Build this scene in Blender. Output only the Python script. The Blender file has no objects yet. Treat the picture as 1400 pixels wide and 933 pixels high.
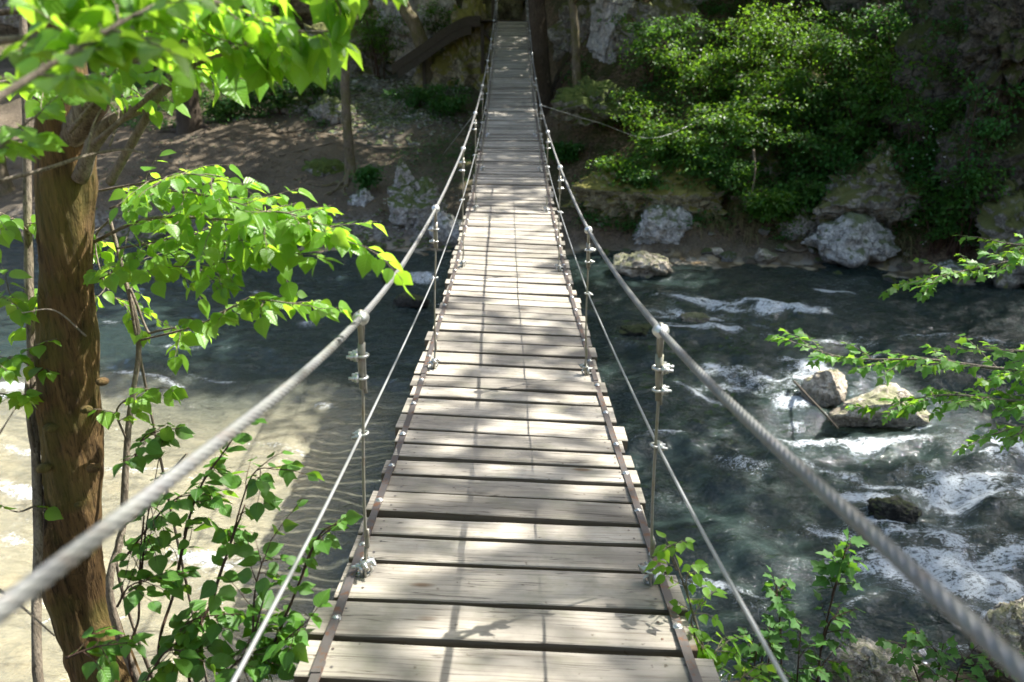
import bpy, bmesh, math, random
import numpy as np
from mathutils import Vector, Matrix, Euler

SEED = 7
rng = np.random.default_rng(SEED)
random.seed(SEED)
scene = bpy.context.scene
COL = scene.collection
PI = math.pi

# ------------------------------------------------------------------ camera numbers
FPX, PCX, PCY = 1050.0, 700.0, 466.5
PITCH = math.radians(21.0)
CP, SP = math.cos(PITCH), math.sin(PITCH)
CAMZ = 4.4                                  # metres above the river

def ray(px, py):
    cx, cy = (px - PCX) / FPX, (PCY - py) / FPX
    return np.array([cx, CP + cy * SP, -SP + cy * CP])
def PT(px, py, t): return ray(px, py) * t + np.array([0, 0, CAMZ])
def PY(px, py, Y):
    d = ray(px, py); return d * (Y / d[1]) + np.array([0, 0, CAMZ])
def PZ(px, py, Z):
    d = ray(px, py); return d * ((Z - CAMZ) / d[2]) + np.array([0, 0, CAMZ])

# ------------------------------------------------------------------ noise
def _hash(ix, iy, iz, s):
    h = (ix.astype(np.int64) * 374761393 + iy.astype(np.int64) * 668265263 + iz.astype(np.int64) * 1274126177 + s * 974711) & 0xffffffff
    h = ((h ^ (h >> 13)) * 1274126177) & 0xffffffff
    h = ((h ^ (h >> 16)) * 2246822519) & 0xffffffff
    return ((h ^ (h >> 15)) & 0xffffff) / float(0xffffff)
def vnoise(p, s=0):
    p = np.asarray(p, float)
    i = np.floor(p); f = p - i; f = f * f * f * (f * (f * 6 - 15) + 10); i = i.astype(np.int64)
    r = 0
    for dx in (0, 1):
        wx = f[:, 0] if dx else 1 - f[:, 0]
        for dy in (0, 1):
            wy = f[:, 1] if dy else 1 - f[:, 1]
            for dz in (0, 1):
                wz = f[:, 2] if dz else 1 - f[:, 2]
                r = r + wx * wy * wz * _hash(i[:, 0] + dx, i[:, 1] + dy, i[:, 2] + dz, s)
    return r * 2 - 1
def fbm(p, oct=4, s=0, gain=.5, lac=2.03):
    p = np.asarray(p, float); a, r = 1.0, 0
    for k in range(oct):
        r = r + a * vnoise(p, s + k * 17); a *= gain; p = p * lac + 3.7
    return r
def sstep(a, b, x):
    t = np.clip((x - a) / (b - a), 0, 1); return t * t * (3 - 2 * t)

# ------------------------------------------------------------------ mesh building
class MB:
    def __init__(s): s.v = []; s.f = []; s.n = 0
    def add(s, v, f):
        v = np.asarray(v, float).reshape(-1, 3); f = np.asarray(f, np.int64)
        s.v.append(v); s.f.append(f + s.n); s.n += len(v); return s
    def box(s, size, M=None):
        x, y, z = np.array(size) / 2
        v = np.array([(a, b, c) for a in (-x, x) for b in (-y, y) for c in (-z, z)])
        f = np.array([(0, 1, 3, 2), (4, 6, 7, 5), (0, 4, 5, 1), (2, 3, 7, 6), (0, 2, 6, 4), (1, 5, 7, 3)])
        if M is not None:
            M = np.array(M); v = v @ M[:3, :3].T + M[:3, 3]
        return s.add(v, f)
    def tube(s, path, rad, sides=8, cap=True, lump=0, seed=0, lump_scale=6.0):
        v, f = tube_arrays(path, rad, sides, cap)
        if lump:
            n = fbm(v * lump_scale, 3, seed)
            ctr = np.repeat(np.asarray(path, float), sides, axis=0)
            m = len(ctr)
            v[:m] = ctr + (v[:m] - ctr) * (1 + lump * n[:m, None])
        for a in f: s.add(np.zeros((0, 3)), a + 0) if False else None
        base = s.n
        s.v.append(v); s.n += len(v)
        for a in f: s.f.append(a + base)
        return s
    def build(s, name, mat, parent=None, smooth=True, loc=None, rot=None):
        me = bpy.data.meshes.new(name)
        v = np.concatenate(s.v) if s.v else np.zeros((0, 3))
        me.vertices.add(len(v)); me.vertices.foreach_set('co', v.astype(np.float32).ravel())
        tot = np.concatenate([np.full(len(f), f.shape[1], np.int32) for f in s.f])
        idx = np.concatenate([f.ravel() for f in s.f]).astype(np.int32)
        me.loops.add(len(idx)); me.loops.foreach_set('vertex_index', idx)
        st = np.concatenate([[0], np.cumsum(tot)[:-1]]).astype(np.int32)
        me.polygons.add(len(tot)); me.polygons.foreach_set('loop_start', st); me.polygons.foreach_set('loop_total', tot)
        me.polygons.foreach_set('use_smooth', np.full(len(tot), smooth))
        me.update(calc_edges=True); me.validate()
        if mat: me.materials.append(mat)
        o = bpy.data.objects.new(name, me); COL.objects.link(o)
        if parent: o.parent = parent
        if loc is not None: o.location = loc
        if rot is not None: o.rotation_euler = rot
        return o

def frames(path):
    p = np.asarray(path, float); t = np.gradient(p, axis=0)
    t /= np.linalg.norm(t, axis=1)[:, None] + 1e-12
    u = np.zeros_like(p); ref = np.array([0, 0, 1.0]) if abs(t[0, 2]) < .9 else np.array([1.0, 0, 0])
    a = np.cross(t[0], ref); u[0] = a / np.linalg.norm(a)
    for i in range(1, len(p)):
        a = u[i - 1] - t[i] * np.dot(u[i - 1], t[i]); u[i] = a / (np.linalg.norm(a) + 1e-12)
    return p, t, u, np.cross(t, u)
def tube_arrays(path, rad, sides, cap=True):
    p, t, u, w = frames(path); n = len(p)
    r = np.broadcast_to(np.asarray(rad, float), (n,))
    a = np.arange(sides) * 2 * PI / sides
    v = (p[:, None] + r[:, None, None] * (np.cos(a)[None, :, None] * u[:, None] + np.sin(a)[None, :, None] * w[:, None])).reshape(-1, 3)
    i = np.arange(n - 1)[:, None] * sides; j = np.arange(sides)[None]; k = (j + 1) % sides
    f = [np.stack([i + j, i + k, i + sides + k, i + sides + j], -1).reshape(-1, 4)]
    if cap:
        v = np.concatenate([v, p[:1], p[-1:]])
        b = n * sides; jj = np.arange(sides); kk = (jj + 1) % sides; e = (n - 1) * sides
        f.append(np.stack([kk, jj, np.full(sides, b)], -1)); f.append(np.stack([e + jj, e + kk, np.full(sides, b + 1)], -1))
    return v, f
def curve(pts, n=24):
    """Catmull-Rom through points."""
    p = np.asarray(pts, float)
    if len(p) == 2: return p[0] + (p[1] - p[0]) * np.linspace(0, 1, n)[:, None]
    q = np.concatenate([[2 * p[0] - p[1]], p, [2 * p[-1] - p[-2]]])
    out = []
    for x in np.linspace(0, len(p) - 1 - 1e-9, n):
        i = int(x); t = x - i; a, b, c, d = q[i:i + 4]
        out.append(.5 * (2 * b + (c - a) * t + (2 * a - 5 * b + 4 * c - d) * t * t + (3 * b - a - 3 * c + d) * t ** 3))
    return np.array(out)
def unit(v):
    v = np.asarray(v, float); return v / (np.linalg.norm(v, axis=-1, keepdims=True) + 1e-12)

# ------------------------------------------------------------------ tags
def tag(o, label=None, cat=None, group=None, kind=None):
    if label: o['label'] = label
    if cat: o['category'] = cat
    if group: o['group'] = group
    if kind: o['kind'] = kind
    return o
def empty(name, loc=(0, 0, 0), parent=None):
    o = bpy.data.objects.new(name, None); COL.objects.link(o); o.location = loc; o.empty_display_size = .1
    if parent: o.parent = parent
    return o

# ------------------------------------------------------------------ materials
class NT:
    def __init__(s, name):
        s.m = bpy.data.materials.new(name); s.m.use_nodes = True; s.t = s.m.node_tree; s.t.nodes.clear()
        s.out = s.n('ShaderNodeOutputMaterial')
    def n(s, typ, **kw):
        x = s.t.nodes.new(typ)
        for k, v in kw.items():
            if k.startswith('_'): setattr(x, k[1:], v)
            else: s.set(x.inputs[k.replace('__', ' ')], v)
        return x
    def set(s, sock, v):
        if isinstance(v, bpy.types.NodeSocket): s.t.links.new(v, sock)
        elif isinstance(v, bpy.types.Node): s.t.links.new(v.outputs[0], sock)
        else:
            if isinstance(v, tuple) and len(v) == 3 and sock.type == 'RGBA': v = (*v, 1)
            sock.default_value = v
    def mix(s, f, a, b, typ='MIX'):
        x = s.t.nodes.new('ShaderNodeMix'); x.data_type = 'RGBA'; x.blend_type = typ
        s.set(x.inputs[0], f); s.set(x.inputs[6], a); s.set(x.inputs[7], b); return x.outputs[2]
    def math(s, op, a, b=0.0, clamp=False):
        x = s.t.nodes.new('ShaderNodeMath'); x.operation = op; x.use_clamp = clamp
        s.set(x.inputs[0], a); s.set(x.inputs[1], b); return x.outputs[0]
    def noise(s, vec, scale, detail=4, rough=.55, dist=0.0):
        x = s.n('ShaderNodeTexNoise'); s.set(x.inputs['Vector'], vec)
        s.set(x.inputs['Scale'], scale); s.set(x.inputs['Detail'], detail); s.set(x.inputs['Roughness'], rough); s.set(x.inputs['Distortion'], dist)
        return x.outputs[0]
    def ramp(s, f, *stops):
        x = s.t.nodes.new('ShaderNodeValToRGB'); s.set(x.inputs[0], f)
        e = x.color_ramp.elements
        while len(e) < len(stops): e.new(.5)
        for k, (p, c) in enumerate(stops):
            e[k].position = p; e[k].color = (c, c, c, 1) if not isinstance(c, tuple) else (*c, 1)
        return x.outputs[0]
    def mapping(s, vec, scale=(1, 1, 1), loc=(0, 0, 0)):
        x = s.n('ShaderNodeMapping'); s.set(x.inputs['Vector'], vec); s.set(x.inputs['Scale'], scale); s.set(x.inputs['Location'], loc); return x.outputs[0]
    def bump(s, h, strength=.4, dist=.02, normal=None):
        x = s.n('ShaderNodeBump'); s.set(x.inputs['Height'], h); s.set(x.inputs['Strength'], strength); s.set(x.inputs['Distance'], dist)
        if normal is not None: s.set(x.inputs['Normal'], normal)
        return x.outputs[0]
    def principled(s, base, rough=.6, metal=0.0, normal=None, spec=.4):
        x = s.n('ShaderNodeBsdfPrincipled'); s.set(x.inputs['Base Color'], base); s.set(x.inputs['Roughness'], rough); s.set(x.inputs['Metallic'], metal)
        s.set(x.inputs['Specular IOR Level'], spec)
        if normal is not None: s.set(x.inputs['Normal'], normal)
        return x.outputs[0]
    def done(s, sh): s.set(s.out.inputs[0], sh); return s.m
    def pos(s): return s.n('ShaderNodeNewGeometry').outputs['Position']
    def obj(s): return s.n('ShaderNodeTexCoord').outputs['Object']

def mat_leaf(name, c1, c2, trans, tmix=.42, rough=.42):
    k = NT(name); g = k.n('ShaderNodeNewGeometry'); r = g.outputs['Random Per Island']
    lu = k.math('ABSOLUTE', k.n('ShaderNodeAttribute', _attribute_name='leaf_u').outputs['Fac']); lv_ = k.n('ShaderNodeAttribute', _attribute_name='leaf_v').outputs['Fac']
    r2 = k.math('FRACT', k.math('MULTIPLY', r, 7.31))
    col = k.mix(r, c1, c2)
    col = k.mix(k.ramp(r2, (.55, 0.0), (1.0, .7)), col, tuple(x * .5 for x in c1))
    nz = k.noise(g.outputs['Position'], 40.0, 4, .65)
    col = k.mix(k.ramp(nz, (.52, 0.0), (.70, .45)), col, tuple(x * .62 for x in c1))
    vein = k.math('POWER', k.math('ABSOLUTE', k.math('SINE', k.math('MULTIPLY', k.math('SUBTRACT', lv_, k.math('MULTIPLY', lu, .75)), 24.0))), 7.0)
    mid = k.ramp(lu, (.0, 1.0), (.03, 0.0))
    vv = k.math('MAXIMUM', k.math('MULTIPLY', k.math('SUBTRACT', 1.0, vein), .0), k.math('MAXIMUM', k.math('MULTIPLY', vein, .5), mid))
    col = k.mix(k.math('MULTIPLY', vv, .45), col, tuple(min(1, x * 1.9) for x in c2))
    col = k.mix(k.ramp(k.noise(g.outputs['Position'], 130.0, 2), (.70, 0.0), (.74, .8)), col, (.09, .06, .02))
    tcol = k.mix(r, trans, tuple(x * .6 for x in trans)); tcol = k.mix(k.math('MULTIPLY', vv, .4), tcol, tuple(x * .55 for x in trans))
    ns = k.bump(k.math('ADD', k.math('MULTIPLY', vv, -.6), k.math('MULTIPLY', nz, .5)), .5, .004)
    p = k.principled(col, rough, 0, ns, .45)
    t = k.n('ShaderNodeBsdfTranslucent'); k.set(t.inputs[0], tcol)
    m = k.n('ShaderNodeMixShader'); k.set(m.inputs[0], tmix); k.set(m.inputs[1], p); k.set(m.inputs[2], t.outputs[0])
    return k.done(m.outputs[0])

def mat_rock(name, dark, light, moss, moss_amt, mosscol=(.055, .075, .014), scale=1.0):
    k = NT(name); g = k.n('ShaderNodeNewGeometry'); p = k.n('ShaderNodeVectorMath', _operation='ADD')
    oi = k.n('ShaderNodeObjectInfo')
    k.set(p.inputs[0], k.obj()); k.set(p.inputs[1], oi.outputs['Location']); v = p.outputs[0]
    n1 = k.noise(v, 2.2 * scale, 8, .65); n2 = k.noise(v, 9 * scale, 6, .7, .6); n3 = k.noise(v, 38 * scale, 4, .7)
    c = k.mix(k.ramp(n1, (.32, 0.0), (.62, 1.0)), dark, light)
    c = k.mix(k.ramp(n2, (.50, 0.0), (.60, .85)), c, tuple(min(1, x * 1.45) for x in light))          # pale lichen
    c = k.mix(k.ramp(n2, (.33, .9), (.43, 0.0)), c, tuple(x * .3 for x in dark))                      # black lichen patches
    c = k.mix(k.ramp(n3, (.36, .65), (.5, 0.0)), c, tuple(x * .45 for x in dark))
    vo = k.n('ShaderNodeTexVoronoi', _feature='DISTANCE_TO_EDGE'); wn = k.n('ShaderNodeTexNoise'); k.set(wn.inputs['Vector'], v); wn.inputs['Scale'].default_value = 2.6 * scale; wn.inputs['Detail'].default_value = 5
    wv = k.n('ShaderNodeVectorMath', _operation='MULTIPLY_ADD'); k.set(wv.inputs[0], wn.outputs['Color']); wv.inputs[1].default_value = (1.1, 1.1, 1.1); k.set(wv.inputs[2], k.mapping(v, (1, .7, 1.5)))
    k.set(vo.inputs['Vector'], wv.outputs[0]); k.set(vo.inputs['Scale'], 1.5 * scale)
    crack = k.math('MULTIPLY', k.ramp(vo.outputs[0], (.0, 1.0), (.035, 0.0)), k.ramp(n1, (.42, 0.0), (.58, 1.0)))
    c = k.mix(k.math('MULTIPLY', crack, .6), c, tuple(x * .3 for x in dark))
    sp_ = k.n('ShaderNodeSeparateXYZ'); k.set(sp_.inputs[0], g.outputs['Position']); wet = k.ramp(k.math('ADD', sp_.outputs[2], k.math('MULTIPLY', n1, -.25)), (.0, 1.0), (.06, 0.0))
    c = k.mix(k.math('MULTIPLY', wet, .65), c, tuple(x * .35 for x in dark))
    sx = k.n('ShaderNodeSeparateXYZ'); k.set(sx.inputs[0], g.outputs['Normal'])
    mz = k.math('ADD', k.math('MULTIPLY', sx.outputs[2], .35), k.noise(v, 3.1 * scale, 6, .7))
    mm = k.ramp(mz, (.78 - moss_amt, 0.0), (.86 - moss_amt, 1.0))
    mc = k.mix(k.noise(v, 22, 3), mosscol, tuple(x * 2.1 for x in mosscol))
    c = k.mix(k.math('MULTIPLY', mm, moss), c, mc)
    h = k.math('ADD', k.math('ADD', k.math('MULTIPLY', n1, .7), k.math('MULTIPLY', n2, .4)), k.math('MULTIPLY', n3, .2))
    h = k.math('SUBTRACT', h, k.math('MULTIPLY', crack, .5))
    return k.done(k.principled(c, .9, 0, k.bump(h, 1.0, .09), .25))

def mat_bark(name, c1, c2, scale=1.0, moss=0.0, stretch=.16):
    k = NT(name); g = k.pos(); v = k.mapping(g, (1, 1, stretch))
    n = k.noise(v, 22 * scale, 6, .65, .5); n2 = k.noise(g, 3.0, 4)
    c = k.mix(k.ramp(n, (.35, 0.0), (.65, 1.0)), c1, c2)
    c = k.mix(k.ramp(n, (.30, .85), (.42, 0.0)), c, tuple(x * .3 for x in c1))
    n3 = k.noise(k.mapping(g, (1, 1, stretch * 1.6)), 95 * scale, 5, .7, .8); n4 = k.noise(k.mapping(g, (1, 1, .35)), 10 * scale, 6, .75, .6)
    c = k.mix(k.ramp(n2, (.4, 0.0), (.62, .7)), c, tuple(x * .7 for x in c2))
    c = k.mix(k.ramp(n3, (.36, .8), (.5, 0.0)), c, tuple(x * .35 for x in c1))
    c = k.mix(k.ramp(n4, (.58, 0.0), (.66, .7)), c, tuple(min(1, x * 1.5 + .02) for x in c2))
    c = k.mix(k.ramp(n4, (.30, .7), (.40, 0.0)), c, tuple(x * .3 for x in c1))
    n = k.math('ADD', n, k.math('ADD', k.math('MULTIPLY', n3, .5), k.math('MULTIPLY', n4, .6)))
    if moss: c = k.mix(k.math('MULTIPLY', k.ramp(k.noise(g, 5.0, 5), (.45, 0.0), (.6, 1.0)), moss), c, (.10, .10, .02))
    return k.done(k.principled(c, .85, 0, k.bump(n, .9, .02), .25))

M = {}
def make_materials():
    M['leaf_sun'] = mat_leaf('leaf_sunlit', (.08, .21, .022), (.15, .31, .03), (.47, .80, .05), .55, .36)  # sunlit yellow-green put into the leaf colour
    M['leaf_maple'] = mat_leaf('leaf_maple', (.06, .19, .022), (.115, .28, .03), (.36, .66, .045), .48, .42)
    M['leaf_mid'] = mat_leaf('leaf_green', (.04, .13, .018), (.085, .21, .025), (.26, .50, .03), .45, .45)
    M['leaf_shade'] = mat_leaf('leaf_shaded', (.035, .12, .018), (.075, .20, .028), (.17, .38, .03), .42, .62)  # dimmer copy for leaves in shade, shade put into the colour
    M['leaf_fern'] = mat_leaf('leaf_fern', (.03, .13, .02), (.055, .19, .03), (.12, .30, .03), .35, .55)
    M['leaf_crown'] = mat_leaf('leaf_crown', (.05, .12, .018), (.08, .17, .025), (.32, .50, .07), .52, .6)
    M['rock'] = mat_rock('limestone', (.17, .16, .14), (.42, .40, .36), .9, .16)
    M['rock_warm'] = mat_rock('river_limestone', (.28, .235, .17), (.58, .51, .41), .6, .06)
    M['rock_pale'] = mat_rock('pale_limestone', (.26, .255, .235), (.53, .515, .48), .8, .08)
    M['rock_moss'] = mat_rock('mossy_limestone', (.10, .095, .075), (.28, .27, .23), .97, .36)
    M['rock_wet'] = mat_rock('wet_rock', (.025, .024, .02), (.075, .07, .055), .35, .1)
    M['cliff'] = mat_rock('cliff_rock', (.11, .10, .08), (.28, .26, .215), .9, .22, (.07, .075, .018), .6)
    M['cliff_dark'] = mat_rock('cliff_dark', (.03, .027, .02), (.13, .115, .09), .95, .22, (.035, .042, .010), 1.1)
    M['cliff_pale'] = mat_rock('cliff_pale', (.26, .25, .225), (.48, .465, .43), .6, .06, (.05, .06, .014), .6)
    M['cliff_moss'] = mat_rock('cliff_mossy', (.15, .135, .085), (.32, .29, .19), .9, .26, (.13, .12, .025), .7)
    M['bark'] = mat_bark('stripped_bark', (.036, .021, .010), (.205, .125, .050), 1.2, .45, .07)
    M['bark_dark'] = mat_bark('dark_bark', (.04, .03, .02), (.10, .075, .05), .9)
    M['bark_far'] = mat_bark('far_bark', (.10, .08, .05), (.24, .195, .13), .5, .5)
    M['twig'] = mat_bark('twig_bark', (.15, .115, .08), (.34, .29, .22), 2.0)
    M['twig_dark'] = mat_bark('red_twig_bark', (.05, .028, .018), (.12, .07, .045), 2.0)
    # wood
    k = NT('weathered_plank'); oi = k.n('ShaderNodeObjectInfo'); g = k.n('ShaderNodeNewGeometry')
    rnd = k.math('FRACT', k.math('ADD', oi.outputs['Random'], g.outputs['Random Per Island']))
    off = k.n('ShaderNodeCombineXYZ'); k.set(off.inputs[0], k.math('MULTIPLY', rnd, 37.0)); k.set(off.inputs[1], k.math('MULTIPLY', rnd, 91.0)); k.set(off.inputs[2], k.math('MULTIPLY', rnd, 13.0))
    ad = k.n('ShaderNodeVectorMath', _operation='ADD'); k.set(ad.inputs[0], k.obj()); k.set(ad.inputs[1], off.outputs[0]); v = ad.outputs[0]
    grain = k.noise(k.mapping(v, (2.2, 60, 60)), 1.0, 6, .65, .4)
    broad = k.noise(k.mapping(v, (1.6, 9, 9)), 1.0, 5, .6, .5)
    blot = k.noise(v, 7.0, 5, .65)
    c = k.mix(k.ramp(broad, (.3, 0.0), (.7, 1.0)), (.22, .20, .165), (.43, .395, .33))
    c = k.mix(k.ramp(grain, (.28, .75), (.5, 0.0)), c, (.15, .125, .09))
    c = k.mix(k.math('MULTIPLY', k.ramp(blot, (.5, 0.0), (.68, 1.0)), .45), c, (.20, .20, .13))       # greenish algae
    c = k.mix(k.ramp(k.noise(v, 30.0, 3, .6), (.68, 0.0), (.74, .8)), c, (.09, .07, .045))
    c = k.mix(1.0, c, k.ramp(rnd, (0.0, .55), (.25, .8), (1.0, 1.12)), 'MULTIPLY')
    spl = k.noise(k.mapping(v, (1.1, 26, 26)), 1.0, 3, .5, .3)
    c = k.mix(k.ramp(k.math('ABSOLUTE', k.math('SUBTRACT', spl, .5)), (.0, .85), (.012, 0.0)), c, (.05, .04, .03))     # drying splits
    c = k.mix(k.ramp(k.noise(v, 2.3, 5, .7), (.48, 0.0), (.66, .6)), c, (.15, .135, .11))                            # foot dirt
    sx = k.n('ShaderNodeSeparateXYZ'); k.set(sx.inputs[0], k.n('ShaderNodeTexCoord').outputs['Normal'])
    c = k.mix(k.ramp(sx.outputs[2], (.35, .72), (.75, 0.0)), c, (.085, .06, .035))                     # sawn side faces darkened: grime plus painted shade
    vo = k.n('ShaderNodeTexVoronoi'); k.set(vo.inputs['Vector'], k.mapping(v, (2.0, 5.5, 1.0))); vo.inputs['Scale'].default_value = 1.0
    c = k.mix(k.ramp(vo.outputs[0], (.055, .85), (.11, 0.0)), c, (.12, .075, .04))                     # knots
    M['wood'] = k.done(k.principled(c, .8, 0, k.bump(k.math('ADD', grain, k.math('MULTIPLY', broad, .6)), .55, .006), .3))
    k = NT('old_dark_wood'); v = k.obj(); n = k.noise(k.mapping(v, (6, 6, 6)), 3.0, 5)
    M['wood_dark'] = k.done(k.principled(k.mix(n, (.035, .028, .02), (.10, .085, .065)), .85, 0, k.bump(n, .4, .01), .2))
    # metals
    def metal(name, c1, c2, rust, met=.75, rough=.42, algae=0.0):
        k = NT(name); g = k.pos(); n = k.noise(g, 14.0, 5, .65); c = k.mix(n, c1, c2)
        c = k.mix(k.ramp(k.noise(g, 26.0, 5, .7), (.52, 0.0), (.62, rust)), c, (.16, .07, .03))
        if algae: c = k.mix(k.ramp(k.noise(g, 7.0, 5, .7), (.42, 0.0), (.6, algae)), c, (.20, .21, .09))
        return k.done(k.principled(c, rough, met, k.bump(k.noise(g, 90.0, 3), .2, .002), .5))
    M['cable'] = metal('galvanised_cable', (.13, .133, .135), (.31, .315, .315), .22, .5, .42, .14)
    M['wire'] = metal('galvanised_wire', (.40, .41, .41), (.58, .59, .59), .05, .7, .38, .12)
    M['hang'] = metal('hanger_wire', (.20, .19, .16), (.34, .33, .29), .4, .5, .5, .4)
    M['clamp'] = metal('zinc_clamp', (.50, .51, .50), (.68, .69, .67), .12, .75, .35, .35)
    M['strap'] = metal('rusty_strap', (.075, .065, .06), (.16, .145, .135), .75, .55, .5)
    # paper
    k = NT('notice_paper'); M['paper'] = k.done(k.principled(k.mix(k.noise(k.obj(), 9.0, 3), (.55, .58, .56), (.68, .70, .68)), .7))
    k = NT('dead_wood'); n = k.noise(k.mapping(k.pos(), (1, 1, 1)), 18.0, 5); M['root'] = k.done(k.principled(k.mix(n, (.075, .055, .035), (.19, .155, .11)), .9, 0, k.bump(n, .6, .015)))
    # ground
    k = NT('ground_surface'); p = k.pos()
    def attr(n): a = k.n('ShaderNodeAttribute', _attribute_name=n); return a.outputs['Fac']
    n1 = k.noise(p, .9, 6, .6); n2 = k.noise(p, 7.0, 6, .7); n3 = k.noise(p, 45.0, 4, .7)
    dirt = k.mix(k.ramp(n1, (.35, 0.0), (.65, 1.0)), (.078, .062, .043), (.15, .12, .083))
    dirt = k.mix(k.ramp(n3, (.52, 0.0), (.66, .8)), dirt, (.27, .22, .16))
    dirt = k.mix(k.ramp(n2, (.58, 0.0), (.68, .55)), dirt, (.035, .03, .014))
    vo = k.n('ShaderNodeTexVoronoi'); k.set(vo.inputs['Vector'], p); k.set(vo.inputs['Scale'], 16.0)
    litter = k.mix(vo.outputs['Color'], (.055, .035, .02), (.20, .14, .085)); sepc = k.n('ShaderNodeSeparateColor'); k.set(sepc.inputs[0], vo.outputs['Color'])
    litter = k.mix(sepc.outputs[0], (.05, .032, .02), (.20, .135, .085))
    litter = k.mix(k.ramp(k.noise(p, 1.3, 5), (.48, 0.0), (.6, .8)), litter, (.035, .042, .012))
    c = k.mix(attr('litter'), dirt, litter)
    c = k.mix(k.math('MULTIPLY', attr('moss'), k.ramp(n2, (.40, 0.0), (.58, 1.0))), c, k.mix(n3, (.035, .05, .01), (.075, .085, .02)))
    vp = k.n('ShaderNodeTexVoronoi'); k.set(vp.inputs['Vector'], k.mapping(p, (1, 1, .2))); k.set(vp.inputs['Scale'], 4.2); vp.inputs['Randomness'].default_value = 1.0
    sp = k.n('ShaderNodeSeparateColor'); k.set(sp.inputs[0], vp.outputs['Color'])
    peb = k.mix(sp.outputs[0], (.20, .14, .07), (.60, .47, .28)); peb = k.mix(sp.outputs[1], peb, (.30, .27, .22))
    peb = k.mix(k.ramp(vp.outputs['Distance'], (.45, 0.0), (.75, .9)), peb, (.10, .075, .04))
    scr = k.mix(sepc.outputs[1], (.10, .09, .075), (.34, .33, .30))
    c = k.mix(attr('scree'), c, scr)
    c = k.mix(attr('pebble'), c, peb)
    h = k.math('ADD', k.math('MULTIPLY', n2, .6), k.math('MULTIPLY', n3, .35)); h = k.math('ADD', h, k.math('MULTIPLY', vo.outputs['Distance'], -.35))
    M['ground'] = k.done(k.principled(c, .95, 0, k.bump(h, .9, .06), .15))
    # water
    k = NT('river_surface'); p = k.pos(); fo = k.n('ShaderNodeAttribute', _attribute_name='foam').outputs['Fac']
    sh = k.n('ShaderNodeAttribute', _attribute_name='lit_shallow').outputs['Fac']
    vm = k.mapping(p, (1.0, 1.7, 1.0))
    w1 = k.noise(vm, 3.2, 5, .55, .8); w2 = k.noise(vm, 13.0, 4, .55, .6)
    nb = k.bump(k.math('ADD', w1, k.math('MULTIPLY', w2, .3)), .8, .10)
    tr = k.n('ShaderNodeBsdfTransparent'); k.set(tr.inputs[0], k.mix(sh, (.30, .40, .36), (.90, .89, .80)))
    di = k.n('ShaderNodeBsdfDiffuse'); k.set(di.inputs[0], k.mix(sh, (.028, .045, .041), (.33, .31, .215))); k.set(di.inputs['Normal'], k.bump(k.noise(k.mapping(p, (.8, 2.6, 1.0)), 2.2, 3, .45, 1.0), .5, .2, k.bump(w1, .25, .08)))  # pale end: milky shallows with sunlight painted into the tone
    m1 = k.n('ShaderNodeMixShader'); k.set(m1.inputs[0], k.math('ADD', .66, k.math('MULTIPLY', sh, -.14))); k.set(m1.inputs[1], tr.outputs[0]); k.set(m1.inputs[2], di.outputs[0])
    gl = k.n('ShaderNodeBsdfGlossy'); gl.inputs['Roughness'].default_value = .07; k.set(gl.inputs['Normal'], nb); k.set(gl.inputs[0], (.95, .98, 1.0))
    fr = k.n('ShaderNodeFresnel'); fr.inputs[0].default_value = 1.36; k.set(fr.inputs['Normal'], nb)
    m2 = k.n('ShaderNodeMixShader'); k.set(m2.inputs[0], fr.outputs[0]); k.set(m2.inputs[1], m1.outputs[0]); k.set(m2.inputs[2], gl.outputs[0])
    mp_ = k.n('ShaderNodeMapping'); k.set(mp_.inputs['Vector'], p); mp_.inputs['Rotation'].default_value = (0, 0, .217); mp_.inputs['Scale'].default_value = (1, 2.1, 1)
    fv = mp_.outputs[0]
    r1 = k.noise(fv, 5.5, 7, .62, 1.6); r1 = k.math('SUBTRACT', 1.0, k.math('ABSOLUTE', k.math('MULTIPLY', k.math('SUBTRACT', r1, .5), 3.4)))
    r1 = k.math('POWER', k.math('MAXIMUM', r1, 0.0), 2.2)
    fn = k.noise(fv, 30.0, 6, .75, 1.2)
    fm = k.math('ADD', k.math('MINIMUM', k.math('MULTIPLY', fo, .85), .58), k.math('SUBTRACT', k.math('ADD', k.math('MULTIPLY', r1, .34), k.math('MULTIPLY', fn, 1.05)), 1.14))
    fm = k.ramp(fm, (.03, 0.0), (.22, 1.0))
    fd = k.n('ShaderNodeBsdfDiffuse'); k.set(fd.inputs[0], (.74, .79, .82)); k.set(fd.inputs['Normal'], k.bump(fn, .7, .05))
    m3 = k.n('ShaderNodeMixShader'); k.set(m3.inputs[0], k.math('MULTIPLY', fm, .85)); k.set(m3.inputs[1], m2.outputs[0]); k.set(m3.inputs[2], fd.outputs[0])
    M['water'] = k.done(m3.outputs[0])
    k = NT('white_petal'); M['petal'] = k.done(k.principled((.75, .77, .74), .6))
make_materials()

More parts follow.
